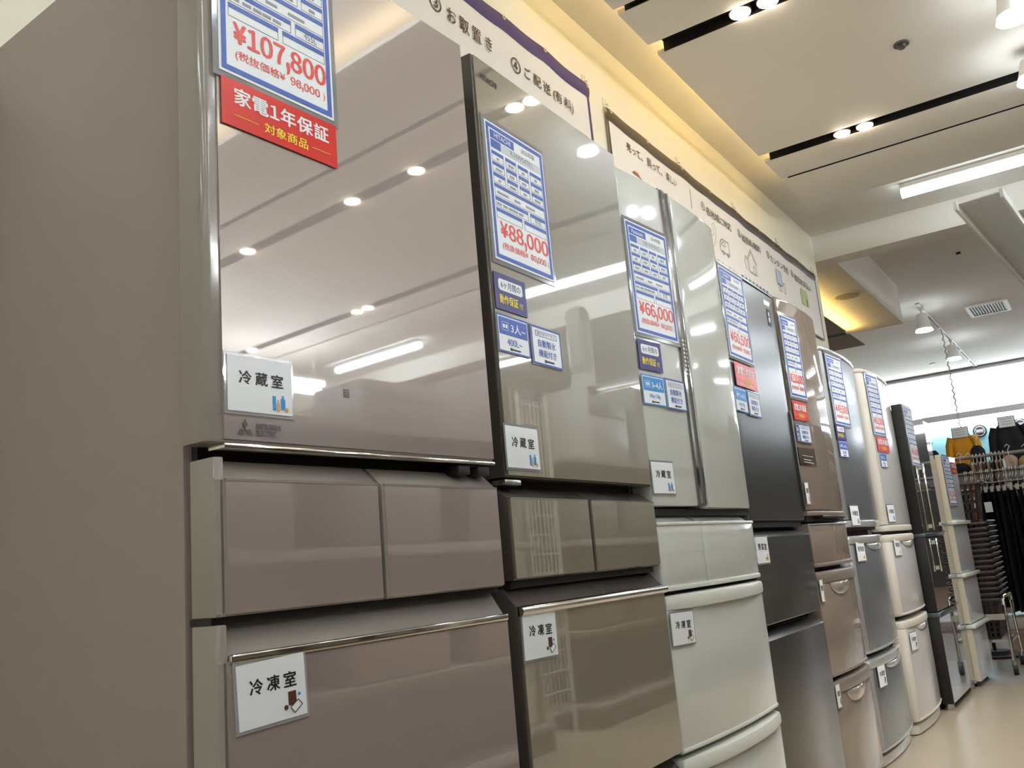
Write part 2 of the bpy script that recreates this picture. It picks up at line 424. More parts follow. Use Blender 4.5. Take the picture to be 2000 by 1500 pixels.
r = empty('ceiling_sprinkler', (14.9, 1.92, UZ), 0, 'small white sprinkler on the far ceiling near the top light strip', 'sprinkler')
MB().cyl((0, 0, -0.02), (0, 0, 0), 0.04).build('plate', wp, r)
r = empty('ceiling_speaker', (8.14, 1.63, BZ), 0, 'round flush speaker in the amber soffit', 'speaker')
MB().cyl((0, 0, -0.008), (0, 0, 0), 0.12, n=40).build('rim', M('cream plastic', (222, 212, 192), 0.5), r)
MB().cyl((0, 0, -0.011), (0, 0, -0.0085), 0.1, n=40).build('grille', M('speaker mesh', (176, 164, 146), 0.8), r)
# white open channel hung under the beam
r = empty('hanging_channel', (6.32, 0.37, 2.97), math.radians(-4.5), 'white open channel with two edge flanges hung under the beam', 'channel')
wm = M('white enamel', (232, 230, 226), 0.4)
MB().box(0.05, 6.0, -0.125, 0.125, -0.01, 0.0).build('plate', wm, r)
for s in (-1, 1): MB().box(0, 6.0, s*0.137-0.011, s*0.137+0.011, -0.06, 0.0, 0.002).build('flange', wm, r)
MB().cyl((2.0, 0, 0.0), (2.0, 0, UZ-2.97), 0.008).build('hanger_rod', wm, r); MB().cyl((4.5, 0, 0.0), (4.5, 0, UZ-2.97), 0.008).build('hanger_rod', wm, r)

MB().box(3.0, 5.6, -0.05, 0.05, -0.045, -0.0105).build('tube', TUBE_V, bpy.data.objects['hanging_channel'])  # tube added beyond the view to brighten the plate

# ================================================================== CARDS
def card_root(name, fr, u, z, w, label, cat='card', tilt=0.0, group=None, lift=0.0042):
    """an empty at the card's lower left corner, lying on the front of the fridge"""
    a = fr['front'](u); c = fr['front'](u+w)
    ym = min(a, c, fr['front'](u+w/2))
    ang = math.atan2(c-a, w)
    rot = Matrix.Rotation(fr['yaw'], 4, 'Z')
    p = rot @ Vector((u, a-lift-(max(0, min(a, c)-ym)), z)) + Vector((fr['x'], fr['y'], 0))
    o = bpy.data.objects.new(name, None); COL.objects.link(o); o.empty_display_size = 0.02
    o.matrix_world = Matrix.Translation(p) @ Matrix.Rotation(fr['yaw']+ang, 4, 'Z') @ Matrix.Rotation(tilt, 4, 'Y')
    tag(o, label, cat, group)
    return o
def laminate(r, w, h, m=0.006):
    MB().box(-m, w+m, -0.0006, 0.0, -m, h+m).build('laminate', film(), r, 0)
def price_card(fr, u, z, price, tax, brand, year, model, label, w=0.213, h=0.283, cap=''):
    r = card_root('price_card', fr, u, z, w, label, 'price card')
    laminate(r, w, h, 0.009)
    MB().box(0, w, -0.0016, -0.0007, 0, h).build('sheet', paper, r, 0)
    Y = -0.0021
    X = lambda f: f*w
    Z = lambda f: (1-f)*h
    MB().frame(0.004, w-0.004, 0.004, h-0.004, 0.0075, Y).build('border', blue_ink, r, 0)
    t = MB()
    def bar(a, c, p, q): t.rect(X(a), X(c), Z(q), Z(p), Y)
    bar(.08, .47, .055, .115); bar(.08, .24, .125, .185)
    cols = [(.08, .27), (.305, .48), (.515, .69), (.725, .93)]
    for p in (.21, .29, .37):
        for a, c in cols: bar(a, c, p, p+.024)
    bar(.08, .93, .45, .474); bar(.08, .62, .545, .569); bar(.66, .93, .545, .569); bar(.08, .50, .625, .649); bar(.54, .93, .625, .649)
    t.build('table_headings', blue_ink, r, 0)
    g = MB()
    for p, q in ((.21, .28), (.29, .36), (.37, .44)):
        for a, c in cols: g.frame(X(a), X(c), Z(q), Z(p), .0005, Y+0.0001)
    g.frame(X(.08), X(.93), Z(.535), Z(.45), .0005, Y+0.0001); g.frame(X(.08), X(.62), Z(.615), Z(.545), .0005, Y+0.0001)
    g.frame(X(.66), X(.93), Z(.615), Z(.545), .0005, Y+0.0001); g.frame(X(.08), X(.5), Z(.695), Z(.625), .0005, Y+0.0001); g.frame(X(.54), X(.93), Z(.695), Z(.625), .0005, Y+0.0001)
    MB().rect(X(.26), X(.93), Z(.185), Z(.125), Y+0.0004).build('model_field', lgrey_ink, r, 0)
    k = g
    rng = random.Random(hash(price) % 1000 + 3)
    for p in (.25, .33, .41):
        for a, c in cols:
            m = (a+c)/2; d = rng.uniform(.015, .05); k.rect(X(m-d), X(m+d), Z(p+.016), Z(p), Y)
    for a, c in ((.12, .3), (.4, .5), (.6, .75)): k.rect(X(a), X(c), Z(.515), Z(.5), Y)
    for a in (.1, .2, .29, .37, .46): k.rect(X(a), X(a+.07), Z(.6), Z(.584), Y)
    if cap: MB().text(cap, X(.74), Z(.605), X(.12), X(.055), Y, 0.0).build('volume_figures', grey_ink, r, 0)
    MB().text(year, X(.6), Z(.1), X(.24), X(.055), Y, 0.0).build('year', grey_ink, r, 0)
    if model: MB().text(model, X(.4), Z(.172), X(.4), X(.055), Y, 0.0).build('model_code', grey_ink, r, 0)
    else: k.rect(X(.4), X(.75), Z(.165), Z(.145), Y)
    k.build('table_cells', M('mid grey ink', (146, 149, 160), 0.5), r, 0)
    if brand: MB().text(brand, X(.14), Z(.103), X(.27), X(.05), Y-0.0003, 0.004).build('maker_name', paper, r, 0)
    MB().figures(price, X(.12), Z(.825), X(.81), h*.112, Y, 0.032).build('price_figures', red_ink, r, 0)
    q = MB()
    q.text('(税抜価格¥', X(.13), Z(.915), X(.42), h*.055, Y, 0.008); q.figures(tax, X(.6), Z(.905), X(.27), h*.044, Y, 0.022); q.text(')', X(.9), Z(.915), X(.018), h*.05, Y, 0)
    q.build('price_before_tax', red_ink, r, 0)
    return r
def red_card(fr, u, z, label, w=0.2, h=0.072):
    r = card_root('guarantee_card', fr, u, z, w, label, 'guarantee card')
    MB().box(0, w, -0.0012, 0, 0, h).build('sheet', redcard, r, 0)
    Y = -0.0016
    MB().figures('家電1年保証', w*.1, h*.50, w*.82, h*.36, Y, 0.03, 0.12).build('heading', paper, r, 0)
    q = MB(); q.text('対象商品', w*.34, h*.15, w*.38, h*.22, Y, 0.014); q.rect(w*.09, w*.29, h*.25, h*.262, Y); q.rect(w*.76, w*.93, h*.25, h*.262, Y)
    q.build('subheading', yellow_ink, r, 0)
def six_card(fr, u, z, label, w=0.105, h=0.072):
    r = card_root('guarantee_card', fr, u, z, w, label, 'guarantee card')
    MB().box(0, w, -0.0012, 0, 0, h).build('sheet', navy_ink, r, 0)
    Y = -0.0016
    b = MB(); x0, x1, z0, z1, q = w*.12, w*.88, h*.53, h*.85, 0.004
    b.poly([(x0+q, z0), (x1-q, z0), (x1, z0+q), (x1, z1-q), (x1-q, z1), (x0+q, z1), (x0, z1-q), (x0, z0+q)], Y)
    b.build('panel', paper, r, 0)
    MB().text('6ヶ月間の', w*.19, h*.6, w*.62, h*.19, Y-0.0004, 0.01).build('heading', navy_ink, r, 0)
    q = MB(); q.text('動作保証', w*.13, h*.17, w*.58, h*.25, Y, 0.014); q.text('付', w*.76, h*.17, w*.1, h*.17, Y, 0.01)
    q.build('subheading', yellow_ink, r, 0)
def capacity_card(fr, u, z, top, low, label, ink=None, w=0.105, h=0.071):
    ink = ink or blue_ink
    r = card_root('capacity_card', fr, u, z, w, label, 'capacity card')
    MB().box(0, w, -0.0012, 0, 0, h).build('sheet', paper, r, 0)
    Y = -0.0016
    b = MB(); b.frame(0, w, 0, h, 0.003, Y); b.rect(w*.06, w*.94, h*.47, h*.92, Y); b.build('border', ink, r, 0)
    t = MB(); t.text(top, w*.42, h*.56, w*.45, h*.25, Y-0.0004, 0.02); t.frame(w*.14, w*.34, h*.58, h*.8, .0008, Y-0.0004)
    for k in range(2): t.rect(w*(.17+.08*k), w*(.23+.08*k), h*.64, h*.74, Y-0.0004)
    t.build('heading', paper, r, 0)
    MB().text(low, w*.28, h*.2, w*.46, h*.18, Y, 0.012).build('figures', ink, r, 0)
    l = MB(); l.rect(w*.36, w*.42, h*.075, h*.145, Y); l.rect(w*.43, w*.68, h*.09, h*.13, Y); l.build('emblem', black_ink, r, 0)
def ice_card(fr, u, z, label, w=0.108, h=0.075):
    r = card_root('feature_card', fr, u, z, w, label, 'feature card')
    laminate(r, w, h, 0.002)
    MB().box(0, w, -0.0016, -0.0007, 0, h).build('sheet', paper, r, 0)
    Y = -0.002
    b = MB(); b.frame(0, w, 0, h, 0.003, Y); b.frame(w*.14, w*.86, h*.75, h*.89, .0007, Y); b.build('border', blue_ink, r, 0)
    MB().text('楽々氷ができる', w*.2, h*.785, w*.6, h*.075, Y, 0.0).build('small_print', black_ink, r, 0)
    t = MB(); t.text('自動製氷', w*.2, h*.47, w*.6, h*.2, Y, 0.016); t.text('機能付き', w*.2, h*.21, w*.6, h*.2, Y, 0.016); t.build('heading', blue_ink, r, 0)
    l = MB(); l.rect(w*.38, w*.44, h*.075, h*.15, Y); l.rect(w*.45, w*.7, h*.09, h*.135, Y); l.build('emblem', black_ink, r, 0)
def room_card(fr, u, z, kind, label, w=0.105, h=0.074, tilt=0.0):
    r = card_root('compartment_card', fr, u, z, w, label, 'compartment card', tilt)
    laminate(r, w, h, 0.004)
    MB().box(0, w, -0.0016, -0.0007, 0, h).build('sheet', paper, r, 0)
    Y = -0.002
    s = {'fridge': '冷蔵室', 'freezer': '冷凍室', 'veg': '野菜室'}[kind]
    t = MB()
    for k in range(3): t.text(s[k], w*(.17+.25*k), h*.5, w*.185, h*.24, Y, 0.03)
    t.build('heading', black_ink, r, 0)
    if kind == 'fridge':
        i = MB(); i.rect(w*.68, w*.73, h*.08, h*.34, Y); i.rect(w*.81, w*.88, h*.1, h*.3, Y); i.rect(w*.83, w*.86, h*.3, h*.36, Y); i.build('bottle_picture', lblue_ink, r, 0)
        i = MB(); i.rect(w*.745, w*.79, h*.06, h*.22, Y); i.rect(w*.757, w*.778, h*.22, h*.28, Y); i.disc(w*.9, h*.1, w*.03, h*.045, Y); i.build('food_picture', M('tan ink', (214, 170, 96), 0.5), r, 0)
    elif kind == 'freezer':
        i = MB(); i.rect(w*.72, w*.84, h*.2, h*.42, Y); i.disc(w*.68, h*.18, w*.03, h*.04, Y); i.text('ICE', w*.74, h*.31, w*.08, h*.07, Y-0.0004, 0.0); i.build('box_picture', brown_ink, r, 0)
        i = MB(); i.poly([(w*.74, h*.17), (w*.86, h*.27), (w*.92, h*.18), (w*.8, h*.07)], Y-0.0006); i.build('tray_picture', M('pale paper', (250, 250, 250), 0.5), r, 0)
        i = MB()
        for p, q in (((.74, .17), (.86, .27)), ((.86, .27), (.92, .18)), ((.92, .18), (.8, .07)), ((.8, .07), (.74, .17))):
            dx, dz = (q[0]-p[0])*w, (q[1]-p[1])*h; L = math.hypot(dx, dz); nx, nz = -dz/L*.0004, dx/L*.0004
            i.poly([(p[0]*w-nx, p[1]*h-nz), (q[0]*w-nx, q[1]*h-nz), (q[0]*w+nx, q[1]*h+nz), (p[0]*w+nx, p[1]*h+nz)], Y-0.001)
        i.build('tray_outline', black_ink, r, 0)
        i = MB(); i.disc(w*.89, h*.35, w*.02, h*.028, Y); i.build('snowflake_picture', lblue_ink, r, 0)
    else:
        i = MB(); i.poly([(w*.72, h*.1), (w*.86, h*.34), (w*.9, h*.3), (w*.78, h*.08)], Y); i.disc(w*.84, h*.14, w*.05, h*.06, Y); i.build('corn_picture', M('gold ink', (222, 182, 40), 0.5), r, 0)
        i = MB(); i.disc(w*.72, h*.16, w*.035, h*.06, Y); i.build('leaf_picture', green_ink, r, 0)

# ================================================================== FRIDGES
def flat(u): return 0.0
def bowf(w, b): return lambda u: -b*max(0.0, 1-((u-w/2)/(w/2))**2)
def front_poly(u0, u1, f, back, rl=0.004, rr=0.004, n=14):
    """outline seen from above: front follows f(u), rounded at its two ends"""
    pts = []
    for k in range(n+1):
        t = k/n; u = u0+rl+(u1-rr-u0-rl)*t; pts.append((u, f(u)))
    L = []
    for k in range(1, 6):
        a = PI/2*k/5; L.append((u0+rl-rl*math.sin(a), f(u0+rl)+rl*(1-math.cos(a))))
    R = []
    for k in range(1, 6):
        a = PI/2*k/5; R.append((u1-rr+rr*math.sin(a), f(u1-rr)+rr*(1-math.cos(a))))
    return [(u0, back)]+L[::-1]+pts+R+[(u1, back)]
def fridge(x, y, yaw, w, label, front=flat, cat='refrigerator'):
    r = empty('refrigerator', (x, y, 0), math.radians(yaw), label, cat)
    return dict(x=x, y=y, yaw=math.radians(yaw), root=r, front=front, w=w)
def cabinet(fr, u0, u1, y0, z1, mat, depth=0.58, z0=0.04, feet=True):
    MB().box(u0, u1, y0, y0+depth, z0, z1, 0.004).build('cabinet', mat, fr['root'])
    MB().box(u0+0.012, u1-0.012, y0-0.012, y0, z0+0.02, z1-0.01).build('gasket', dark_gap, fr['root'])
    if feet:
        for s in (u0+0.06, u1-0.06):
            MB().cyl((s, y0+0.03, 0), (s, y0+0.03, z0), 0.018).build('foot', black_m, fr['root'])
            MB().cyl((s, y0+depth-0.05, 0), (s, y0+depth-0.05, z0), 0.018).build('foot', black_m, fr['root'])
def ledge_profile(z0, z1, back, lip=0.03, run=0.032, r=0.003):
    """side outline of a drawer front whose top slopes back as a finger grip"""
    return [(back, z0), (r, z0), (0, z0+r), (0, z1-lip), (0.004, z1-lip+0.003), (run, z1), (back, z1)]

# ---------- taupe glass fridge, nearest
taupe = M('taupe paint', (149, 137, 132), 0.4, var=0.02, scale=(30, 30, 30))
taupe_gl = M('taupe gloss edge', (150, 142, 135), 0.12)
taupe_gs = M('taupe tempered glass', (162, 147, 143), 0.3, var=0.05, scale=(6, 6, 300), coat=1.0, cior=3.1)
F1 = fridge(0.66, 0.872, -2.7, 0.58, 'nearest fridge of the row, taupe glass doors with a ¥107,800 price card')
R = F1['root']
cabinet(F1, 0.028, 0.575, 0.062, 1.813, taupe)
d = MB().prism_z(front_poly(0.017, 0.574, flat, 0.047, 0.012, 0.006), 1.03, 1.805, 0.003).build('door', taupe_gl, R)
MB().box(0.041, 0.571, -0.0025, 0.0, 1.034, 1.802).build('glass_panel', taupe_gs, d)
MB().box(0.040, 0.572, -0.004, 0.03, 1.0225, 1.0295, 0.002).build('chrome_trim', chrome, d)
lg = MB()
dz, dx = 0.013, 0.0065                          # three diamonds and the maker's name
cx, cz = 0.071, 1.0475
for ang in (90, 210, 330):
    a = math.radians(ang); ux, uz = math.cos(a), math.sin(a)
    lg.poly([(cx, cz), (cx+ux*dz/2-uz*dx/1.6, cz+uz*dz/2+ux*dx/1.6), (cx+ux*dz, cz+uz*dz), (cx+ux*dz/2+uz*dx/1.6, cz+uz*dz/2-ux*dx/1.6)], -0.0035)
lg.text('MITSUBISHI', 0.088, 1.049, 0.037, 0.0068, -0.0035, 0.03); lg.text('ELECTRIC', 0.088, 1.0405, 0.031, 0.0068, -0.0035, 0.03)
lg.build('maker_emblem', M('grey chrome', (84, 80, 78), 0.25, 0.6), d, 0)
mb = MB()
for k in range(4):
    for j in range(3): mb.rect(0.238+j*0.004, 0.2405+j*0.004, 1.105+k*0.0032, 1.107+k*0.0032, -0.0034)
mb.build('touch_symbol', M('grey print', (104, 98, 92), 0.4), d, 0)
for s in (0.48, 0.53): MB().box(s, s+0.03, 0.0, 0.04, 1.006, 1.021, 0.003).build('hinge_block', dark_gap, R)
for u0, u1, g0, g1, nm in ((0.028, 0.298, 0.042, 0.2945, 'left'), (0.305, 0.574, 0.308, 0.5715, 'right')):
    dr = MB().prism_x(ledge_profile(0.8265, 1.012, 0.047, 0.027, 0.03), u0, u1, 0.001).build('drawer', taupe_gl, R)
    MB().box(g0, g1, -0.0025, 0.0, 0.829, 0.983).build('glass_panel', taupe_gs, dr)
    if nm == 'left': MB().prism_z(front_poly(0.0275, 0.0405, flat, 0.047, 0.008, 0.001), 0.8262, 1.0125, 0.002).build('end_post', taupe_gl, dr)
    MB().box(g0, g1, -0.003, 0.002, 0.9832, 0.9866).build('trim', M('taupe trim', (170, 160, 150), 0.2, 0.5), dr)
MB().box(0.03, 0.574, 0.014, 0.055, 0.8175, 0.826).build('gap', dark_gap, R)
for u0, u1, z0, z1 in ((0.028, 0.574, 0.44, 0.8172), (0.028, 0.574, 0.07, 0.43)):
    dr = MB().prism_x(ledge_profile(z0, z1, 0.047, 0.042, 0.03), u0, u1, 0.001).build('drawer', taupe_gl, R)
    MB().box(0.041, 0.5715, -0.0025, 0.0, z0+0.003, z1-0.045).build('glass_panel', taupe_gs, dr)
    MB().box(0.042, 0.572, -0.006, 0.004, z1-0.0445, z1-0.0335, 0.003).build('chrome_trim', chrome, dr)
    MB().prism_z(front_poly(0.0275, 0.0405, flat, 0.047, 0.008, 0.001), z0, z1+0.0005, 0.002).build('end_post', taupe_gl, dr)
price_card(F1, 0.043, 1.524, '¥107,800', '98,000', '', '2020年製', '', 'big blue-bordered price card reading ¥107,800 on the taupe fridge', 0.2, 0.283, '455L')
red_card(F1, 0.046, 1.449, 'red one-year guarantee card on the taupe fridge, below the ¥107,800 card', 0.2, 0.068)
room_card(F1, 0.045, 1.069, 'fridge', 'white refrigerator-compartment card above the three-diamond emblem on the taupe fridge', 0.099, 0.07)
room_card(F1, 0.051, 0.698, 'freezer', 'tilted white freezer-compartment card on the bottom drawer of the taupe fridge', 0.099, 0.072, math.radians(-2.6))

# ---------- brown glass fridge
brn = M('grey brown paint', (92, 85, 80), 0.35)
brn_e = M('grey brown edge', (84, 77, 72), 0.2)
brn_g = M('brown mirror glass', (138, 129, 112), 0.3, coat=1.0, cior=2.6)
F2 = fridge(1.285, 0.86, 0, 0.588, 'second fridge of the row, brown mirror glass with a ¥88,000 price card')
R = F2['root']
cabinet(F2, 0.004, 0.584, 0.06, 1.79, brn)
def gdoor(R, z0, z1, u0=0.002, u1=0.587, nm='door'):
    d = MB().prism_z(front_poly(u0, u1, flat, 0.05, 0.003, 0.003), z0, z1, 0.003).build(nm, brn_e, R)
    MB().box(u0+0.006, u1-0.003, -0.003, 0.0, z0+0.004, z1-0.003).build('glass_panel', brn_g, d)
    return d
d = gdoor(R, 1.008, 1.822)
MB().text('HITACHI', 0.025, 1.776, 0.055, 0.0125, -0.0042, 0.025).build('maker_name', black_ink, d, 0)
MB().box(0.0, 0.05, 0.0, 0.03, 0.995, 1.005, 0.002).build('hinge', steel, R)
for u0, u1 in ((0.002, 0.283), (0.290, 0.587)):
    dr = MB().prism_x(ledge_profile(0.833, 0.994, 0.05, 0.022, 0.03), u0, u1, 0.001).build('drawer', brn_e, R)
    MB().box(u0+0.004, u1-0.003, -0.003, 0.0, 0.836, 0.971).build('glass_panel', brn_g, dr)
    MB().box(u0+0.004, u1-0.003, -0.0035, 0.002, 0.971, 0.9735).build('trim', steel, dr)
MB().box(0.01, 0.58, 0.015, 0.055, 0.82, 0.832).build('gap', dark_gap, R)
for z0, z1 in ((0.44, 0.82), (0.07, 0.43)):
    dr = MB().prism_x(ledge_profile(z0, z1, 0.05, 0.03, 0.03), 0.002, 0.587, 0.001).build('drawer', brn_e, R)
    MB().box(0.006, 0.584, -0.003, 0.0, z0+0.003, z1-0.045).build('glass_panel', brn_g, dr)
    MB().cyl((0.003, -0.004, z1-0.038), (0.588, -0.004, z1-0.038), 0.0085, n=16).build('chrome_trim', chrome, dr)
price_card(F2, 0.022, 1.411, '¥88,000', '80,000', 'HITACHI', '2020年製', 'R-HWS47KL', 'blue-bordered price card reading ¥88,000 on the brown glass fridge', 0.208, 0.28, '470L')
six_card(F2, 0.01, 1.314, 'navy six-month guarantee card on the brown glass fridge', 0.105, 0.07)
capacity_card(F2, 0.007, 1.234, '3人~', '400L~', 'blue and white capacity card reading 400L on the brown glass fridge')
ice_card(F2, 0.121, 1.228, 'white ice-maker feature card on the brown glass fridge')
room_card(F2, 0.004, 1.025, 'fridge', 'white refrigerator-compartment card at the foot of the brown glass door')
room_card(F2, 0.006, 0.702, 'freezer', 'white freezer-compartment card under the chrome bar of the brown glass drawer', tilt=math.radians(1))

# ---------- white french door fridge
wht = M('gloss white', (212, 214, 208), 0.07, coat=0.6)
wht_m = M('white plastic trim', (226, 228, 220), 0.25)
pearl_g = M('pale grey strip', (96, 98, 100), 0.3, 0.3)
b3 = bowf(0.622, 0.016)
F3 = fridge(1.878, 0.862, -1.5, 0.622, 'white french-door fridge between the brown glass and the charcoal fridges', b3)
R = F3['root']
cabinet(F3, 0.006, 0.616, 0.06, 1.76, wht_m, 0.56)
d = MB().prism_z(front_poly(0.002, 0.216, b3, 0.05, 0.006, 0.003), 0.964, 1.797, 0.006).build('door', wht, R); lab(d, 'narrower left white door')
d = MB().prism_z(front_poly(0.279, 0.62, b3, 0.05, 0.003, 0.035), 0.961, 1.797, 0.006).build('door', wht, R); lab(d, 'wider right white door with rounded edge')
d = MB().prism_z([(0.219, -0.011), (0.276, -0.011), (0.276, 0.05), (0.219, 0.05)], 0.966, 1.803, 0.003).build('center_strip', pearl_g, R)
MB().box(0.230, 0.244, -0.0155, -0.011, 0.97, 1.80).build('chrome_edge', chrome, d); MB().box(0.266, 0.272, -0.0155, -0.011, 0.97, 1.80).build('chrome_edge', chrome, d)
mb = MB()
for k in range(9): mb.rect(0.247, 0.262, 1.30+k*0.011, 1.306+k*0.011, -0.0116)
mb.build('control_symbols', paper, d, 0)
MB().box(0.01, 0.61, 0.01, 0.055, 0.945, 0.96).build('gap', dark_gap, R)
def lip_front(R, u0, u1, f, z0, z1, mat, lipm, nm='drawer', lip=0.045, out=0.016, rl=0.006, rr=0.03, bev=0.006):
    d = MB().prism_z(front_poly(u0, u1, f, 0.05, rl, rr), z0, z1-lip+0.004, bev).build(nm, mat, R)
    g = lambda u: f(u)-out*(1-abs(2*(u-u0)/(u1-u0)-1)**3)
    MB().prism_z(front_poly(u0, u1, g, 0.05, rl, rr), z1-lip, z1, 0.008).build('grip_lip', lipm, d)
    MB().prism_z(front_poly(u0+0.002, u1-0.002, lambda u: f(u)-0.003, 0.05, rl, rr), z0+0.004, z0+0.012, 0.002).build('bottom_trim', lipm, d)
    return d
for u0, u1, s in ((0.002, 0.2165, 'left'), (0.2195, 0.62, 'right')):
    rr = 0.002 if s == 'left' else 0.035
    d = MB().prism_z(front_poly(u0, u1, b3, 0.05, 0.006 if s == 'left' else 0.002, rr), 0.785, 0.922, 0.004).build('drawer', wht, R)
    MB().prism_z(front_poly(u0, u1, lambda u: b3(u)-0.004, 0.05, 0.004, rr+0.002), 0.774, 0.786, 0.003).build('bottom_trim', wht_m, d)
    MB().prism_z(front_poly(u0, u1, lambda u: b3(u)-0.004, 0.05, 0.004, rr+0.002), 0.92, 0.928, 0.003).build('top_trim', wht_m, d)
    MB().prism_x([(0.002, 0.926), (0.03, 0.948), (0.05, 0.948), (0.05, 0.926)], u0+0.02, u1-(0 if s == 'left' else 0.05)).build('grip_ledge', wht, d)
lip_front(R, 0.002, 0.62, b3, 0.432, 0.765, wht, wht_m, lip=0.034)
lip_front(R, 0.002, 0.62, b3, 0.07, 0.422, wht, wht_m, lip=0.034)
price_card(F3, 0.010, 1.374, '¥66,000', '60,000', 'Panasonic', '2019年製', 'NR-F474XG', 'blue-bordered price card reading ¥66,000 on the white french-door fridge', 0.2, 0.284, '470L')
six_card(F3, 0.004, 1.284, 'navy six-month guarantee card on the white french-door fridge', 0.105, 0.073)
capacity_card(F3, 0.003, 1.2, '3~4人', '6.0kg~7.0kg', 'light blue capacity card reading 6.0kg to 7.0kg on the white french-door fridge', lblue_ink, 0.103, 0.072)
ice_card(F3, 0.111, 1.198, 'white ice-maker feature card on the left door of the white french-door fridge', 0.098, 0.074)
room_card(F3, 0.001, 0.993, 'fridge', 'white refrigerator-compartment card at the foot of the left white door', 0.096, 0.072)
room_card(F3, 0.006, 0.658, 'freezer', 'white freezer-compartment card on the white drawer with the bowed grip', 0.098, 0.069, math.radians(1.5))

# ---------- charcoal fridge
char = M('charcoal matt steel', (44, 46, 47), 0.33, 0.2, var=0.03, scale=(40, 40, 40), coat=1.0, cior=2.0)
char.node_tree.nodes['Principled BSDF'].inputs['Coat Roughness'].default_value = 0.27
char_e = M('charcoal edge', (38, 40, 44), 0.3)
F4 = fridge(2.512, 0.862, 0, 0.592, 'matt charcoal three-compartment fridge with a ¥60,500 price card')
R = F4['root']
cabinet(F4, 0.005, 0.54, 0.06, 1.68, char_e, 0.56)
d = MB().prism_z(front_poly(0.0, 0.542, flat, 0.05, 0.004, 0.006), 0.93, 1.703, 0.004).build('door', char, R)
MB().prism_x([(-0.006, 0.962), (0.03, 0.955), (0.03, 1.30), (-0.002, 1.30), (-0.006, 1.285)], 0.5425, 0.552, 0.001).build('side_grip', char_e, d)
MB().box(0.0, 0.542, -0.003, 0.05, 1.7035, 1.7125, 0.002).build('top_trim', steel, d)
MB().text('SHARP', 0.443, 1.661, 0.056, 0.015, -0.001, 0.03).build('maker_name', chrome, d, 0)
b = MB().box(0.458, 0.492, -0.001, 0.0, 1.588, 1.648).build('sticker', black_ink, d, 0)
mb = MB(); mb.disc(0.475, 1.63, 0.007, 0.009, -0.0014); mb.rect(0.467, 0.483, 1.602, 1.618, -0.0014); mb.build('sticker_print', lgrey_ink, b, 0)
MB().box(0.01, 0.53, 0.012, 0.055, 0.911, 0.929).build('gap', dark_gap, R)
for z0, z1, w4 in ((0.638, 0.908, 0.568), (0.05, 0.622, 0.585)):
    dr = MB().prism_x(ledge_profile(z0, z1, 0.05, 0.026, 0.034), 0.0, w4, 0.002).build('drawer', char, R)
    MB().box(0.006, w4-0.08, 0.036, 0.05, z1, z1+0.002).build('grip_channel', black_m, dr)
price_card(F4, 0.012, 1.415, '¥60,500', '55,000', 'SHARP', '2019年製', '', 'blue-bordered price card reading ¥60,500 on the charcoal fridge', 0.208, 0.281)
red_card(F4, 0.035, 1.328, 'red one-year guarantee card on the charcoal fridge', 0.187, 0.073)
capacity_card(F4, 0.002, 1.248, '3~4人', '6.0kg~7.0kg', 'light blue capacity card on the charcoal fridge, half hidden by the white door', lblue_ink, 0.103, 0.072)
ice_card(F4, 0.117, 1.245, 'white ice-maker feature card on the charcoal fridge')
room_card(F4, 0.002, 0.809, 'veg', 'white vegetable-compartment card on the charcoal middle drawer', 0.105, 0.074)

# ---------- champagne gloss fridge
chp = M('champagne gloss', (144, 130, 118), 0.05, coat=0.5)
chp_m = M('champagne satin lip', (150, 138, 130), 0.3, 0.3)
b5 = bowf(0.52, 0.016)
F5 = fridge(3.115, 0.868, -0.5, 0.52, 'champagne brown glossy fridge with a ¥110,000 price card', b5)
R = F5['root']
cabinet(F5, 0.006, 0.51, 0.06, 1.70, chp_m, 0.56)
d = MB().prism_z(front_poly(0.0, 0.51, b5, 0.055, 0.006, 0.075), 0.962, 1.728, 0.012).build('door', chp, R)
MB().prism_z(front_poly(0.002, 0.508, lambda u: b5(u)-0.002, 0.055, 0.006, 0.075), 0.945, 0.961, 0.003).build('bottom_trim', chp_m, d)
MB().prism_z([(0.12, -0.019), (0.44, -0.012), (0.44, 0.03), (0.12, 0.03)], 0.936, 0.946, 0.003).build('pull', M('dark brown plastic', (40, 30, 28), 0.3), d)
pl = MB(); pl.prism_z([(u, b5(u)-0.002) for u in (0.0, 0.05, 0.1, 0.15)]+[(0.15, b5(0.15)+0.004), (0.0, 0.004)], 1.117, 1.18)
pl = pl.build('mirror_plate', M('smoked mirror', (120, 104, 94), 0.05, 0.7), d)
mb = MB(); mb.box(0.0, 0.15, b5(0.1)-0.0035, b5(0.1)-0.003, 1.15, 1.1515); mb.box(0.01, 0.1, b5(0.1)-0.0035, b5(0.1)-0.003, 1.136, 1.138); mb.box(0.01, 0.14, b5(0.1)-0.0035, b5(0.1)-0.003, 1.127, 1.129)
mb.build('plate_lines', lgrey_ink, pl, 0)
MB().box(0.01, 0.5, 0.01, 0.06, 0.925, 0.944).build('gap', dark_gap, R)
for u0, u1, rl, rr in ((0.0, 0.25, 0.006, 0.002), (0.253, 0.51, 0.002, 0.075)):
    d = MB().prism_z(front_poly(u0, u1, b5, 0.055, rl, rr), 0.783, 0.915, 0.004).build('drawer', chp, R)
    MB().prism_z(front_poly(u0, u1, lambda u: b5(u)-0.004, 0.055, rl+.002, rr), 0.772, 0.784, 0.002).build('bottom_trim', chp_m, d)
    MB().prism_z(front_poly(u0, u1, lambda u: b5(u)-0.003, 0.055, rl+.002, rr), 0.912, 0.918, 0.002).build('top_trim', chp_m, d)
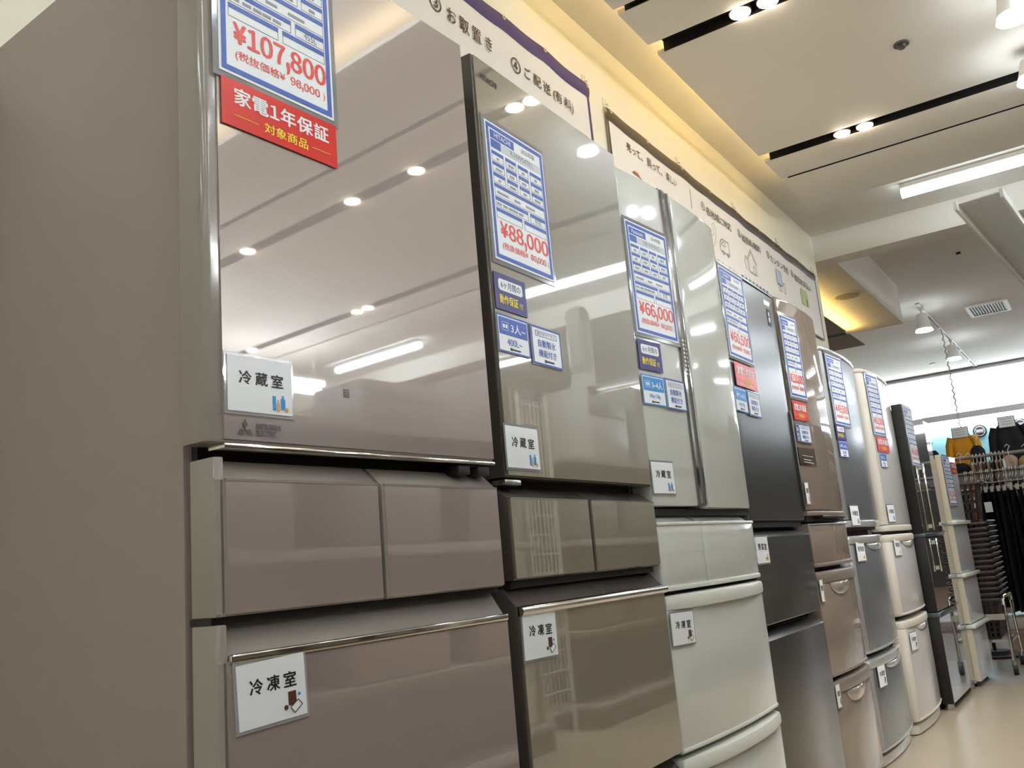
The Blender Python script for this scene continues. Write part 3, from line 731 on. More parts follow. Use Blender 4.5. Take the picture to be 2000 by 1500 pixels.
def scoop(d, f, u0, u1, z, h, mat):
    """half-moon bulge drawn as a finger recess; its pale material paints the highlight"""
    def g(i, j):
        a = PI*i; s = math.sin(PI/2*(1-j)); c = math.cos(PI/2*(1-j))
        u = (u0+u1)/2-(u1-u0)/2*math.cos(a)*s
        return Vector((u, f(u)-0.001-0.011*c*math.sin(a)**0.5 if 0 < i < 1 else f(u)-0.001, z-h*math.sin(a)*s))
    MB().grid(g, 20, 8).build('finger_recess', mat, d)
for z0, z1 in ((0.415, 0.757), (0.055, 0.402)):
    d = lip_front(R, 0.0, 0.51, b5, z0, z1, chp, chp_m, rr=0.075, out=0.008, lip=0.04)
    scoop(d, b5, 0.1, 0.34, z1-0.041, 0.045, M('champagne highlight', (196, 184, 172), 0.12, 0.5))  # paler than the lip, painting the light caught in the recess
price_card(F5, 0.001, 1.36, '¥110,000', '100,000', 'MITSUBISHI', '2018年製', '', 'blue-bordered price card reading ¥110,000 on the champagne fridge', 0.148, 0.298)
red_card(F5, 0.001, 1.277, 'red one-year guarantee card on the champagne fridge', 0.13, 0.068)
capacity_card(F5, 0.001, 1.2, '3人~', '400L~', 'blue capacity card on the champagne fridge, half hidden by the charcoal door', None, 0.02, 0.063)
ice_card(F5, 0.026, 1.199, 'white ice-maker feature card on the champagne fridge', 0.1, 0.063)
room_card(F5, 0.001, 0.985, 'fridge', 'white refrigerator-compartment card at the foot of the champagne door', 0.026, 0.072)
room_card(F5, 0.001, 0.66, 'veg', 'white vegetable-compartment card on the champagne drawer, mostly hidden', 0.022, 0.07)
room_card(F5, 0.001, 0.323, 'freezer', 'white freezer-compartment card on the lowest champagne drawer, mostly hidden', 0.03, 0.07)

# ---------- silver and white fridges of one build
def three_door(x, y, w, bow, zt, z, face, edge, lipm, label, rl, scm):
    f = bowf(w, bow)
    F = fridge(x, y, 0, w, label, f); R = F['root']
    cabinet(F, 0.006, w-0.006, 0.065, zt-0.03, edge, 0.56)
    (d0, a0, a1, c0, c1) = z
    d = MB().prism_z(front_poly(0, w-0.002, f, 0.06, rl, 0.05), d0, zt-0.02, 0.006).build('door', face, R)
    MB().prism_z(front_poly(0, w-0.002, lambda u: f(u)-0.003, 0.06, rl, 0.05), zt-0.0195, zt, 0.005).build('top_trim', lipm, d)
    MB().prism_z(front_poly(0, w-0.002, lambda u: f(u)-0.003, 0.06, rl, 0.05), d0-0.028, d0-0.001, 0.004).build('bottom_trim', lipm, d)
    g = rl*0.95
    MB().prism_z(front_poly(-0.001, g, lambda u: f(u)-0.0015, 0.05, rl*0.9, 0.001), d0+0.002, zt-0.022, 0.001).build('edge_strip', edge, d)
    for z0, z1 in ((a0, a1), (c0, c1)):
        d = lip_front(R, 0, w-0.002, f, z0, z1, face, lipm, rl=rl, rr=0.05, out=0.010, lip=0.034)
        MB().prism_z(front_poly(-0.001, g, lambda u: f(u)-0.0015, 0.05, rl*0.9, 0.001), z0+0.012, z1-0.036, 0.001).build('edge_strip', edge, d)
        scoop(d, f, w*0.33, w*0.82, z1-0.035, 0.028, scm)
    MB().box(0.01, w-0.01, 0.02, 0.06, d0-0.04, d0-0.028).build('gap', dark_gap, R)
    MB().prism_z(front_poly(0.004, w-0.006, lambda u: f(u)+0.012, 0.06, rl, 0.05), 0.004, 0.042, 0.004).build('base_grille', lipm, R)
    return F
sil = M('blue silver steel', (142, 146, 149), 0.27, 0.6)
sil_e = M('silver edge', (172, 172, 172), 0.3, 0.5)
sil_l = M('silver lip', (206, 206, 204), 0.15, 0.5)
F6 = three_door(3.70, 0.895, 0.64, 0.024, 1.648, (0.93, 0.415, 0.868, 0.055, 0.394), sil, sil_e, sil_l, 'blue-silver steel fridge beside the champagne fridge, with a ¥49,500 price card', 0.05, sil_l)
MB().box(0.003, 0.05, -0.001, 0.05, 0.955, 1.172, 0.005).build('side_grip', M('taupe plastic', (140, 130, 122), 0.35), F6['root'])
price_card(F6, 0.07, 1.322, '¥49,500', '45,000', 'HITACHI', '2014年製', '', 'blue-bordered price card reading ¥49,500 on the blue-silver fridge', 0.195, 0.296)
six_card(F6, 0.058, 1.256, 'navy six-month guarantee card on the blue-silver fridge', 0.108, 0.065)
capacity_card(F6, 0.066, 1.185, '3~4人', '301~400L', 'blue capacity card on the blue-silver fridge under the navy card', None, 0.096, 0.067)
room_card(F6, 0.073, 0.909, 'fridge', 'white refrigerator-compartment card at the foot of the blue-silver door', 0.094, 0.077)
room_card(F6, 0.072, 0.768, 'veg', 'white vegetable-compartment card on the blue-silver middle drawer', 0.095, 0.075)
room_card(F6, 0.088, 0.285, 'freezer', 'white freezer-compartment card on the blue-silver bottom drawer', 0.087, 0.077)
wp7 = M('pearl white', (206, 203, 200), 0.2, coat=0.3)
cr7 = M('cream edge', (216, 209, 197), 0.35)
F7 = three_door(4.345, 0.875, 0.62, 0.024, 1.636, (0.905, 0.502, 0.862, 0.055, 0.48), wp7, cr7, cr7, 'pearl white fridge with cream edges between the silver and the black fridges', 0.04, wht)
price_card(F7, 0.05, 1.324, '¥60,500', '55,000', 'TOSHIBA', '2017年製', '', 'blue-bordered price card, glare on it, on the pearl white fridge', 0.178, 0.292)
red_card(F7, 0.066, 1.244, 'small red guarantee card with glare on the pearl white fridge', 0.185, 0.07)
capacity_card(F7, 0.076, 1.17, '3人~', '300L~', 'blue capacity card on the pearl white fridge under the red card', None, 0.09, 0.067)
room_card(F7, 0.05, 0.919, 'fridge', 'white refrigerator-compartment card at the foot of the pearl white door', 0.095, 0.076)
room_card(F7, 0.062, 0.766, 'veg', 'white vegetable-compartment card on the pearl white middle drawer', 0.085, 0.076)
room_card(F7, 0.062, 0.349, 'freezer', 'white freezer-compartment card on the pearl white bottom drawer', 0.092, 0.075)

# ---------- black glass fridge with chrome handles
blk = M('black side steel', (20, 18, 18), 0.4)
blk_g = M('black mirror glass', (26, 28, 30), 0.03, 0.0, coat=1.0, ior=2.2, spec=0.8)
gry_t = M('blue grey trim', (96, 108, 112), 0.2, 0.5)
F8 = fridge(4.975, 0.825, -1.0, 0.53, 'black mirror-glass fridge with vertical chrome handles and black side')
R = F8['root']
cabinet(F8, 0.0, 0.528, 0.055, 1.50, blk, 0.6)
for z0, z1 in ((0.856, 1.522), (0.468, 0.835)):
    d = MB().prism_z(front_poly(0.0, 0.528, flat, 0.05, 0.003, 0.006), z0, z1, 0.002).build('door', blk, R)
    MB().box(0.004, 0.526, -0.003, 0.0, z0+0.003, z1-0.003).build('glass_panel', blk_g, d)
    h0, h1 = (0.868, 1.215) if z0 > 0.8 else (0.655, 0.825)
    h = MB().box(0.19, 0.205, -0.024, -0.012, h0, h1, 0.004).build('handle', chrome, d)
    MB().box(0.193, 0.202, -0.013, -0.003, h0+0.01, h0+0.03).build('handle_foot', chrome, h); MB().box(0.193, 0.202, -0.013, -0.003, h1-0.03, h1-0.01).build('handle_foot', chrome, h)
MB().box(-0.002, 0.528, -0.008, 0.05, 0.8365, 0.8545, 0.003).build('middle_trim', gry_t, R)
d = MB().prism_z(front_poly(0.0, 0.528, flat, 0.05, 0.003, 0.006), 0.03, 0.44, 0.002).build('drawer', blk, R)
MB().box(0.004, 0.526, -0.003, 0.0, 0.034, 0.437).build('glass_panel', M('grey mirror glass', (88, 90, 92), 0.05, 0.3, coat=1.0), d)
MB().box(-0.003, 0.42, -0.014, 0.05, 0.441, 0.464, 0.004).build('grip_lip', gry_t, d)
MB().cyl((0.04, 0.03, 0.0), (0.04, 0.03, 0.03), 0.024).build('front_foot', steel, R)
price_card(F8, 0.012, 1.205, '¥66,000', '60,000', '', '2018年製', '', 'price card with strong glare on the black mirror-glass fridge', 0.2, 0.306)
F9 = fridge(5.512, 0.818, -1.0, 0.175, 'slim grey mirror-front fridge squeezed between the black and the small white fridges')
R = F9['root']
MB().box(0.0, 0.17, 0.05, 0.6, 0.03, 1.46, 0.003).build('cabinet', M('dark teal grey', (62, 74, 78), 0.35), R)
for z0, z1 in ((0.86, 1.482), (0.47, 0.85), (0.03, 0.46)):
    MB().prism_z(front_poly(0.0, 0.172, flat, 0.048, 0.004, 0.012), z0, z1, 0.002).build('door', M('teal grey mirror', (104, 116, 120), 0.06, 0.4, coat=0.8), R)
MB().cyl((0.13, 0.02, 0.0), (0.13, 0.02, 0.03), 0.02).build('front_foot', steel, R)

# ---------- small white fridge at the end of the row
wh10 = M('plain white steel', (206, 208, 212), 0.16, coat=0.3)
cr10 = M('cream cabinet', (222, 210, 186), 0.4)
F10 = fridge(5.705, 0.785, -2.5, 0.44, 'small white four-drawer fridge with cream side at the end of the row')
R = F10['root']
MB().box(0.0, 0.44, 0.03, 0.5, 0.02, 1.27, 0.003).build('cabinet', cr10, R)
for z0, z1, l in ((0.905, 1.293, 0), (0.615, 0.888, 1), (0.338, 0.592, 1), (0.03, 0.312, 1)):
    d = MB().prism_z(front_poly(-0.002, 0.442, flat, 0.03, 0.004, 0.006), z0, z1, 0.003).build('door' if l == 0 else 'drawer', wh10, R)
    MB().box(-0.004, -0.0022, 0.0, 0.03, z0+0.004, z1-0.004).build('cream_edge', cr10, d)
    if l: MB().box(-0.012, 0.45, -0.022, 0.028, z1+0.001, z1+0.021, 0.004).build('grip_lip', wht_m, d)
for a in (0.04, 0.4): MB().cyl((a, 0.05, 0), (a, 0.05, 0.02), 0.016).build('foot', black_m, R)
price_card(F10, 0.02, 1.0, '¥22,000', '20,000', '', '2012年製', '', 'blue-bordered price card at the top of the small white fridge', 0.2, 0.285)
red_card(F10, 0.24, 1.19, 'small red guarantee card at the top right of the small white fridge', 0.15, 0.07)

# ================================================================== BANNERS
def banner(x0, x1, zt, zb, band, border, name_label, eyelets, sag=0.0055):
    r = empty('banner', (x0, WY-0.012, zb), 0, name_label, 'banner')
    w, h = x1-x0, zt-zb
    def top(u):                      # the upper edge droops between eyelets
        e = sorted(eyelets)
        for a, c in zip(e, e[1:]):
            if a <= u <= c: return -sag*math.sin(PI*(u-a)/(c-a))
        return 0.0
    wav = lambda u: -0.002*math.sin(u*9.0)-0.0012*math.sin(u*23)
    def f(i, j):
        u = w*i; zz = (h-band)*j
        return Vector((u, wav(u)*j, zz+top(u)*j))
    MB().grid(f, 90, 6, 0.001).build('cloth', M('banner white cloth', (240, 234, 228), 0.55), r)
    def g(i, j):
        u = w*i
        return Vector((u, wav(u)-0.0025-0.006*math.sin(PI*j), h-band-0.002+band*j+top(u)))
    MB().grid(g, 90, 5, 0.001).build('top_band', border, r)
    mb = MB()
    for s in (0, w-0.016): mb.grid(lambda i, j, s=s: Vector((s+0.016*i, wav(s+0.016*i)*j-0.0025, (h-band)*j)), 2, 6, 0.001)
    mb.grid(lambda i, j: Vector((w*i, -0.0025, 0.012*j)), 40, 1, 0.001)
    mb.build('side_border', border, r)
    for u in eyelets:
        e = MB(); zz = h-0.018+top(u)
        e.ring(u, zz, 0.011, 0.005, wav(u)-0.012, 14)
        e.build('eyelet', M('eyelet metal', (214, 204, 180), 0.3, 0.6), r, 0)
    return r
purple = M('purple cloth', (66, 44, 112), 0.5)
brown_b = M('dark brown cloth', (70, 58, 48), 0.45)
bx0, bx1, bzt, bzb = -0.17, 3.245, 2.893, 2.30
B1 = banner(bx0, bx1, bzt, bzb, 0.066, purple, 'white banner with purple top band on the wall above the two nearest fridges', [0.02]+[0.5+0.45*k for k in range(6)]+[3.03, 3.395][:0]+[3.04, 3.395])
def circ(mb, n, cx, cz, r):
    mb.ring(cx, cz, r, 0.0025, -0.0035); mb.text(n, cx-r*.3, cz-r*.5, r*.6, r*1.0, -0.0035, 0.01)
def letters(r, pieces, x0, zb, mat, name='lettering'):
    for p in pieces:
        MB().text(p[1], p[2]-x0, p[3]-zb, p[4], p[5], -0.0046, 0.012).build(name, mat, r, 0)
txt = M('dark brown print', (62, 44, 34), 0.5)
letters(B1, [('t', '①', 0.25, 2.685, .08, .06), ('t', '②', 1.2, 2.685, .08, .06),
             ('t', '③', 2.13, 2.685, .062, .062), ('t', 'お 取 置 き', 2.225, 2.683, .265, .056),
             ('t', '④', 2.615, 2.675, .062, .062), ('t', 'ご 配 送 (有 料)', 2.705, 2.676, .375, .058)], bx0, bzb, txt)
mb = MB()
for x, z, w, h in ((2.36, 2.47, 0.2, 0.13), (2.38, 2.44, 0.15, 0.13)): mb.frame(x-bx0, x+w-bx0, z-bzb, z+h-bzb, 0.003, -0.0046)
mb.build('carton_drawing', txt, B1, 0)
bx0, bx1, bzt, bzb = 3.40, 6.775, 2.852, 2.322
B2 = banner(bx0, bx1, bzt, bzb, 0.062, brown_b, 'white banner with dark brown top band on the wall above the white and charcoal fridges', [0.03, 0.42, 0.83, 1.24, 1.66, 2.08, 2.5, 2.93, 3.35])
letters(B2, [('t', '売って、', 3.575, 2.70, .17, .045), ('t', '買って、', 3.80, 2.70, .17, .045), ('t', '楽しい', 4.02, 2.70, .13, .045),
             ('t', '①', 4.475, 2.68, .05, .05), ('t', '各地域に対応', 4.545, 2.672, .39, .05),
             ('t', '②', 5.045, 2.68, .05, .05), ('t', '出張料無料', 5.11, 2.67, .35, .05),
             ('t', '③', 5.585, 2.68, .05, .05), ('t', 'カンタン予約', 5.65, 2.67, .40, .05),
             ('t', '④', 6.105, 2.675, .05, .05), ('t', '当日お支払い', 6.18, 2.662, .42, .05)], bx0, bzb, txt)
mb = MB()
for k in range(7): mb.text('しコロセンマス'[k], 4.5+0.06*k-bx0, 2.41-bzb, .03, .02, -0.0046, 0.0)
for k in range(8): mb.rect(5.0+0.065*k-bx0, 5.035+0.065*k-bx0, 2.412-bzb, 2.43-bzb, -0.0046)
mb.build('small_print', M('teal print', (90, 130, 150), 0.5), B2, 0)
mb = MB(); mb.rect(4.327-bx0, 4.33-bx0, 2.64-bzb, 2.75-bzb, -0.0046); mb.build('divider', txt, B2, 0)
def strokes(mb, pts, x0, zb, w=0.0035, close=False):
    P = pts+[pts[0]] if close else pts
    for (a, b), (c, d) in zip(P, P[1:]):
        L = math.hypot(c-a, d-b) or 1; nx, nz = -(d-b)/L*w/2, (c-a)/L*w/2
        mb.poly([(a-x0-nx, b-zb-nz), (c-x0-nx, d-zb-nz), (c-x0+nx, d-zb+nz), (a-x0+nx, b-zb+nz)], -0.0048)
pen = M('pen grey brown', (120, 104, 92), 0.5)
mb = MB()                                                # a truck, a house, a computer with telephone
strokes(mb, [(4.70, 2.50), (4.70, 2.55), (4.74, 2.58), (4.84, 2.58), (4.84, 2.50)], bx0, bzb, close=True)
strokes(mb, [(4.715, 2.545), (4.75, 2.565), (4.78, 2.565), (4.78, 2.54)], bx0, bzb, close=True)
mb.ring(4.735-bx0, 2.497-bzb, 0.014, 0.004, -0.0048); mb.ring(4.81-bx0, 2.497-bzb, 0.014, 0.004, -0.0048)
mb.build('truck_drawing', pen, B2, 0)
mb = MB(); strokes(mb, [(4.55, 2.47), (4.57, 2.55), (4.62, 2.58), (4.60, 2.63), (4.64, 2.65), (4.66, 2.61), (4.63, 2.53)], bx0, bzb, close=True); mb.build('map_drawing', M('map green', (170, 180, 130), 0.5), B2, 0)
mb = MB(); strokes(mb, [(5.18, 2.49), (5.18, 2.57), (5.24, 2.63), (5.31, 2.57), (5.31, 2.49)], bx0, bzb, close=True); strokes(mb, [(5.15, 2.56), (5.24, 2.645), (5.34, 2.56)], bx0, bzb)
strokes(mb, [(5.255, 2.49), (5.255, 2.54), (5.285, 2.54), (5.285, 2.49)], bx0, bzb); strokes(mb, [(5.12, 2.49), (5.10, 2.54), (5.13, 2.58), (5.16, 2.54), (5.15, 2.49)], bx0, bzb)
mb.build('house_drawing', pen, B2, 0)
mb = MB(); mb.rect(5.74-bx0, 5.84-bx0, 2.545-bzb, 2.635-bzb, -0.0047); mb.build('screen_drawing', M('pale blue print', (182, 204, 226), 0.5), B2, 0)
mb = MB(); strokes(mb, [(5.735, 2.54), (5.735, 2.64), (5.845, 2.64), (5.845, 2.54)], bx0, bzb, close=True); strokes(mb, [(5.76, 2.50), (5.775, 2.53), (5.81, 2.53), (5.83, 2.50)], bx0, bzb, close=True)
strokes(mb, [(5.865, 2.5), (5.865, 2.57), (5.90, 2.57), (5.90, 2.5)], bx0, bzb, close=True); mb.build('computer_drawing', pen, B2, 0)
mb = MB(); mb.rect(6.29-bx0, 6.46-bx0, 2.515-bzb, 2.60-bzb, -0.0047); mb.poly([(6.28-bx0, 2.60-bzb), (6.47-bx0, 2.60-bzb), (6.44-bx0, 2.635-bzb), (6.31-bx0, 2.635-bzb)], -0.0047)
mb.build('shop_drawing', M('pale green print', (190, 200, 140), 0.5), B2, 0)
mb = MB(); mb.disc(6.42-bx0, 2.56-bzb, 0.012, 0.014, -0.0052); mb.rect(6.408-bx0, 6.432-bx0, 2.515-bzb, 2.548-bzb, -0.0052); mb.build('clerk_drawing', pen, B2, 0)
mb = MB(); mb.poly([(3.605-bx0, 2.6-bzb), (3.63-bx0, 2.616-bzb), (3.665-bx0, 2.616-bzb), (3.72-bx0, 2.585-bzb), (3.68-bx0, 2.6-bzb)], -0.0047); mb.build('roof_drawing', M('rust print', (176, 96, 60), 0.5), B2, 0)
def hook(x, z):
    r = empty('wall_hook', (x, WY, z), 0, 'small clear hook on the wall holding the upper edge of a banner', 'hook', 'clear hooks above the banners')
    MB().box(-0.014, 0.014, -0.004, 0, -0.02, 0.03, 0.001).build('pad', M('clear plastic', (236, 226, 200), 0.2), r)
    MB().tube([(0, -0.004, 0.0), (0, -0.014, -0.004), (0, -0.018, -0.016), (0, -0.016, 0.0)], 0.0025, 6).build('prong', M('clear plastic', (236, 226, 200), 0.2), r)
for x in (3.235, ): hook(x, 2.905)
for x in (3.42, 4.23, 5.06, 5.9, 6.75): hook(x, 2.872)

# ================================================================== CLOTHES DEPARTMENT
dk = lambda n, c: M(n, c, 0.85, var=0.1, scale=(20, 20, 6))
def slab(mb, x0, x1, y, t, z0, z1, seed, sway=0.012, flare=0.0):
    """a hung garment seen on edge: a soft folded sheet"""
    rg = random.Random(seed); p1, p2 = rg.uniform(0, 6), rg.uniform(0, 6)
    n = 18
    def f(i, j, s):
        z = z1+(z0-z1)*j
        k = math.sin(PI*min(1, max(0, i)))**0.4 if 0 < i < 1 else 0
        return Vector((x0+(x1-x0)*i+flare*j*(i-0.5), y+s*t/2*k*(0.55+0.45*min(1, j*5))+sway*math.sin(p1+5*j+4*i)*j+0.006*math.sin(p2+11*i), z))
    mb.grid(lambda i, j: f(i, j, 1), 12, n); mb.grid(lambda i, j: f(i, j, -1), 12, n)
    return mb
RX = 9.3
rack = empty('clothes_rack', (RX, 0.9, 0), 0, 'grey clothes rack with two rails and a slotted board at the back of the shop', 'clothes rack')
rm = M('rail steel', (176, 172, 166), 0.25, 0.9)
MB().cyl((0.1, -1.4, 1.515), (0.1, 0.7, 1.515), 0.016).build('rail', rm, rack)
MB().cyl((-0.02, -1.4, 1.362), (-0.02, 0.7, 1.362), 0.013).build('rail', rm, rack)
MB().box(-0.005, 0.015, -1.4, 0.7, 1.272, 1.345, 0.003).build('board', M('grey board', (138, 134, 130), 0.5), rack)
for y in (-1.38, 0.68): MB().box(0.12, 0.17, y-0.02, y+0.02, 0.08, 1.53, 0.004).build('upright', M('grey board', (138, 134, 130), 0.5), rack)
MB().box(-0.45, 0.6, -1.4, 0.7, 0, 0.08, 0.005).build('plinth', M('pale plinth', (206, 202, 196), 0.4), rack)
MB().cyl((-0.06, -1.4, 1.255), (-0.06, 0.7, 1.255), 0.011).build('rail', rm, rack)
for y in (-1.38, 0.1, 0.68): MB().box(-0.06, 0.14, y-0.012, y+0.012, 1.262, 1.29, 0.002).build('bracket', rm, rack)
clip = M('clip white', (214, 206, 196), 0.4)
def trouser(y, mat, seed, label, tagged=False):
    x = RX-0.06
    r = empty('trousers', (x, y, 0), 0, label, 'trousers', 'black trousers on the lower rail')
    slab(MB(), -0.19, 0.19, 0, 0.045, 0.12, 1.19, seed).build('cloth', mat, r, 60)
    MB().tube([(0, 0, 1.2), (0, 0, 1.235), (0.012, 0, 1.262), (0.0, 0, 1.272), (-0.016, 0, 1.255)], 0.004, 6).build('hanger_hook', clip, r)
    mb = MB(); mb.box(-0.2, -0.12, -0.012, 0.012, 1.165, 1.215, 0.003); mb.box(0.12, 0.2, -0.012, 0.012, 1.165, 1.215, 0.003); mb.box(-0.2, 0.2, -0.004, 0.004, 1.2, 1.21); mb.build('hanger_clips', clip, r)
    if tagged: 
        MB().box(-0.2, -0.198, -0.03, 0.03, 0.99, 1.08).build('price_tag', paper, r, 0)
tm = [dk('black wool', (16, 15, 17)), dk('dark olive wool', (34, 30, 24)), dk('dark navy wool', (18, 20, 32)), dk('charcoal wool', (30, 28, 30))]
n = 0
for k in range(15):
    y = 1.13-0.05*k
    if k in (2,): continue
    trouser(y, tm[(0, 3, 0, 2, 0, 0, 1, 0, 2, 0, 0, 3, 0, 0, 0)[k]], 20+k, 'dark trousers clipped on hangers below the grey board of the rack', k == 4)
r = empty('strap_garment', (RX-0.06, 1.035, 0), 0, 'orange strap garment with a white price tag among the black trousers', 'clothing')
slab(MB(), -0.19, -0.08, 0, 0.03, 0.6, 1.24, 77).build('cloth', M('orange cloth', (222, 104, 40), 0.7), r, 60)
MB().box(-0.212, -0.21, -0.035, 0.035, 1.04, 1.13).build('price_tag', paper, r, 0)
MB().tube([(-0.13, 0, 1.23), (-0.05, 0, 1.26), (0.0, 0, 1.272), (-0.01, 0, 1.25)], 0.004, 6).build('hanger_hook', clip, r)
# children's tops on the upper rail
cols = [(196, 176, 150), (140, 104, 84), (206, 196, 180), (92, 92, 100), (204, 184, 156), (60, 54, 60), (176, 130, 90), (150, 140, 140), (234, 232, 228)]
for k in range(9):
    y = 1.02-0.032*k
    last = k == 8
    r = empty('small_blouse', (RX+0.1, y, 0), 0, 'white folded top, last of the small tops on the upper rail' if last else 'small patterned top on a white hanger in the bunch on the upper rail', 'clothing', None if last else 'small patterned tops on the upper rail')
    slab(MB(), -0.13, 0.13, 0, 0.03, 1.12, 1.455, 50+k, 0.004).build('cloth', M('top cloth %d' % k, cols[k], 0.8, var=0.35, scale=(60, 60, 60)), r, 60)
    MB().tube([(0, 0, 1.46), (0, 0, 1.51), (0.014, 0, 1.534), (0.0, 0, 1.54), (-0.018, 0, 1.522)], 0.004, 6).build('hanger_hook', M('white plastic', (228, 228, 224), 0.4), r)
    MB().tube([(-0.13, 0, 1.44), (0, 0, 1.468), (0.13, 0, 1.44)], 0.006, 6).build('hanger_bar', M('white plastic', (228, 228, 224), 0.4), r)
def face_top(name, x, y, zt, w, h, mat, label, cat='clothing', sleeves=True, sign=False, hook=True, taper=0.85):
    """a garment hung facing the aisle (towards -x)"""
    r = empty(name, (x, y, zt), -PI/2, label, cat)
    def body(i, j):
        a = 2*PI*i; z = -h*j
        hw = w/2*(0.42+0.58*min(1, (j*6)**0.8))*(1-(1-taper)*max(0, j-0.3))
        k = 0.012+0.033*min(1, j*4)
        return Vector((hw*math.cos(a), -k*math.sin(a)-0.006*math.sin(6*a+j*5)*min(1, j*3), z))
    mb = MB(); mb.grid(body, 36, 20)
    mb.build('body', mat, r, 60)
    if sleeves:
        for s in (-1, 1):
            pts = [(s*w*.40, -0.01, -h*.07), (s*w*.50, -0.015, -h*.2), (s*w*.55, -0.012, -h*.5), (s*w*.56, -0.01, -h*.85)]
            MB().tube(pts, 0.036, 10).build('sleeve', mat, r, 60)
    if hook:
        MB().tube([(0, 0, -0.02), (0, 0, 0.05), (0.02, 0, 0.08), (0, 0, 0.1), (-0.02, 0, 0.08)], 0.004, 6).build('hanger_hook', M('white plastic', (228, 228, 224), 0.4), r)
    if sign:
        g = MB().box(-0.075, 0.075, -0.075, -0.072, -0.06, 0.05).build('price_sign', paper, r, 0)
        MB().frame(-0.075, 0.075, -0.06, 0.05, 0.006, -0.0755).build('sign_frame', black_m, g, 0)
        mm = MB()
        for k in range(3): mm.rect(-0.045, 0.045, -0.03+0.025*k, -0.02+0.025*k, -0.0756)
        mm.build('sign_print', lgrey_ink, g, 0)
    return r
must = M('mustard knit', (212, 150, 30), 0.85, bump=0.3, scale=(60, 60, 20))
face_top('mustard_top', 9.85, 1.13, 1.80, 0.25, 0.62, must, 'mustard yellow pleated top hung facing out under the teal wall', sign=True)
face_top('black_jacket', 9.85, 0.715, 1.84, 0.30, 0.66, dk('black cloth', (22, 22, 27)), 'black jacket hung facing out at the right edge of the picture', sign=True)
face_top('dark_coat', 9.85, 1.42, 1.66, 0.16, 0.5, dk('navy black cloth', (16, 18, 26)), 'dark coat shoulder showing above the small white fridge', sleeves=False)
face_top('black_garment', 9.55, 0.985, 1.63, 0.13, 0.3, dk('black cloth', (22, 22, 27)), 'black garment hung in front of the mustard top', sleeves=False)
face_top('beige_skirt', 9.36, 0.72, 1.49, 0.13, 0.2, M('beige cloth', (176, 152, 138), 0.85, var=0.08, scale=(30, 30, 30)), 'small beige garment on the upper rail in front of the black jacket', sleeves=False)
face_top('tan_top', 9.42, 1.06, 1.46, 0.11, 0.2, M('tan cloth', (196, 150, 104), 0.85, var=0.2, scale=(40, 40, 40)), 'small tan garment on the upper rail in front of the mustard top', sleeves=False)
face_top('dark_garment', 9.38, 1.13, 1.47, 0.16, 0.22, dk('black cloth', (22, 22, 27)), 'black garment at the left end of the upper rail beside the white fridge', sleeves=False)
face_top('patterned_top', 9.36, 0.585, 1.47, 0.13, 0.22, M('patterned cloth', (180, 150, 110), 0.85, var=0.5, scale=(50, 50, 50)), 'brown patterned garment on the upper rail at the right edge', sleeves=False)
for k, y in enumerate((1.1, 1.085, 1.05, 1.035, 0.97, 0.955, 0.92, 0.905, 0.87, 0.82, 0.78, 0.765, 0.73, 0.71, 0.68, 0.64, 0.625, 0.61)):
    r = empty('white_hanger', (RX-0.02, y, 1.362), 0, 'empty white hanger hooked over the middle rail of the clothes rack', 'hanger', 'white hangers on the middle rail')
    MB().tube([(-0.016, 0, -0.04), (-0.02, 0, 0.0), (-0.012, 0, 0.016), (0.006, 0, 0.019), (0.018, 0, 0.006)], 0.0045, 6).build('hook', M('white plastic', (228, 228, 224), 0.4), r)
    MB().tube([(-0.016, 0, -0.04), (-0.03, 0.006, -0.062), (-0.016, 0.012, -0.075)], 0.004, 6).build('arm', M('white plastic', (228, 228, 224), 0.4), r)
def round_sign(y, z, label):
    r = empty('round_sign', (XB-0.01, y, z), -PI/2, label, 'sign')
    MB().cyl((0, 0, 0), (0, -0.02, 0), 0.1, n=40).build('disc', black_ink, r)
    mb = MB(); mb.ring(0, 0, 0.076, 0.006, -0.0212); mb.build('ring_print', lgrey_ink, r, 0)
    mb = MB(); mb.rect(-0.066, 0.066, 0.02, 0.025, -0.0212); mb.rect(-0.066, 0.066, -0.025, -0.02, -0.0212); mb.rect(-0.052, 0.052, -0.009, 0.009, -0.0212); mb.build('bar_print', lgrey_ink, r, 0)
round_sign(1.56, 2.375, 'round black sign on the teal wall between the mustard top and the black jacket')
round_sign(0.99, 2.39, 'round black sign on the teal wall cut by the right edge of the picture')

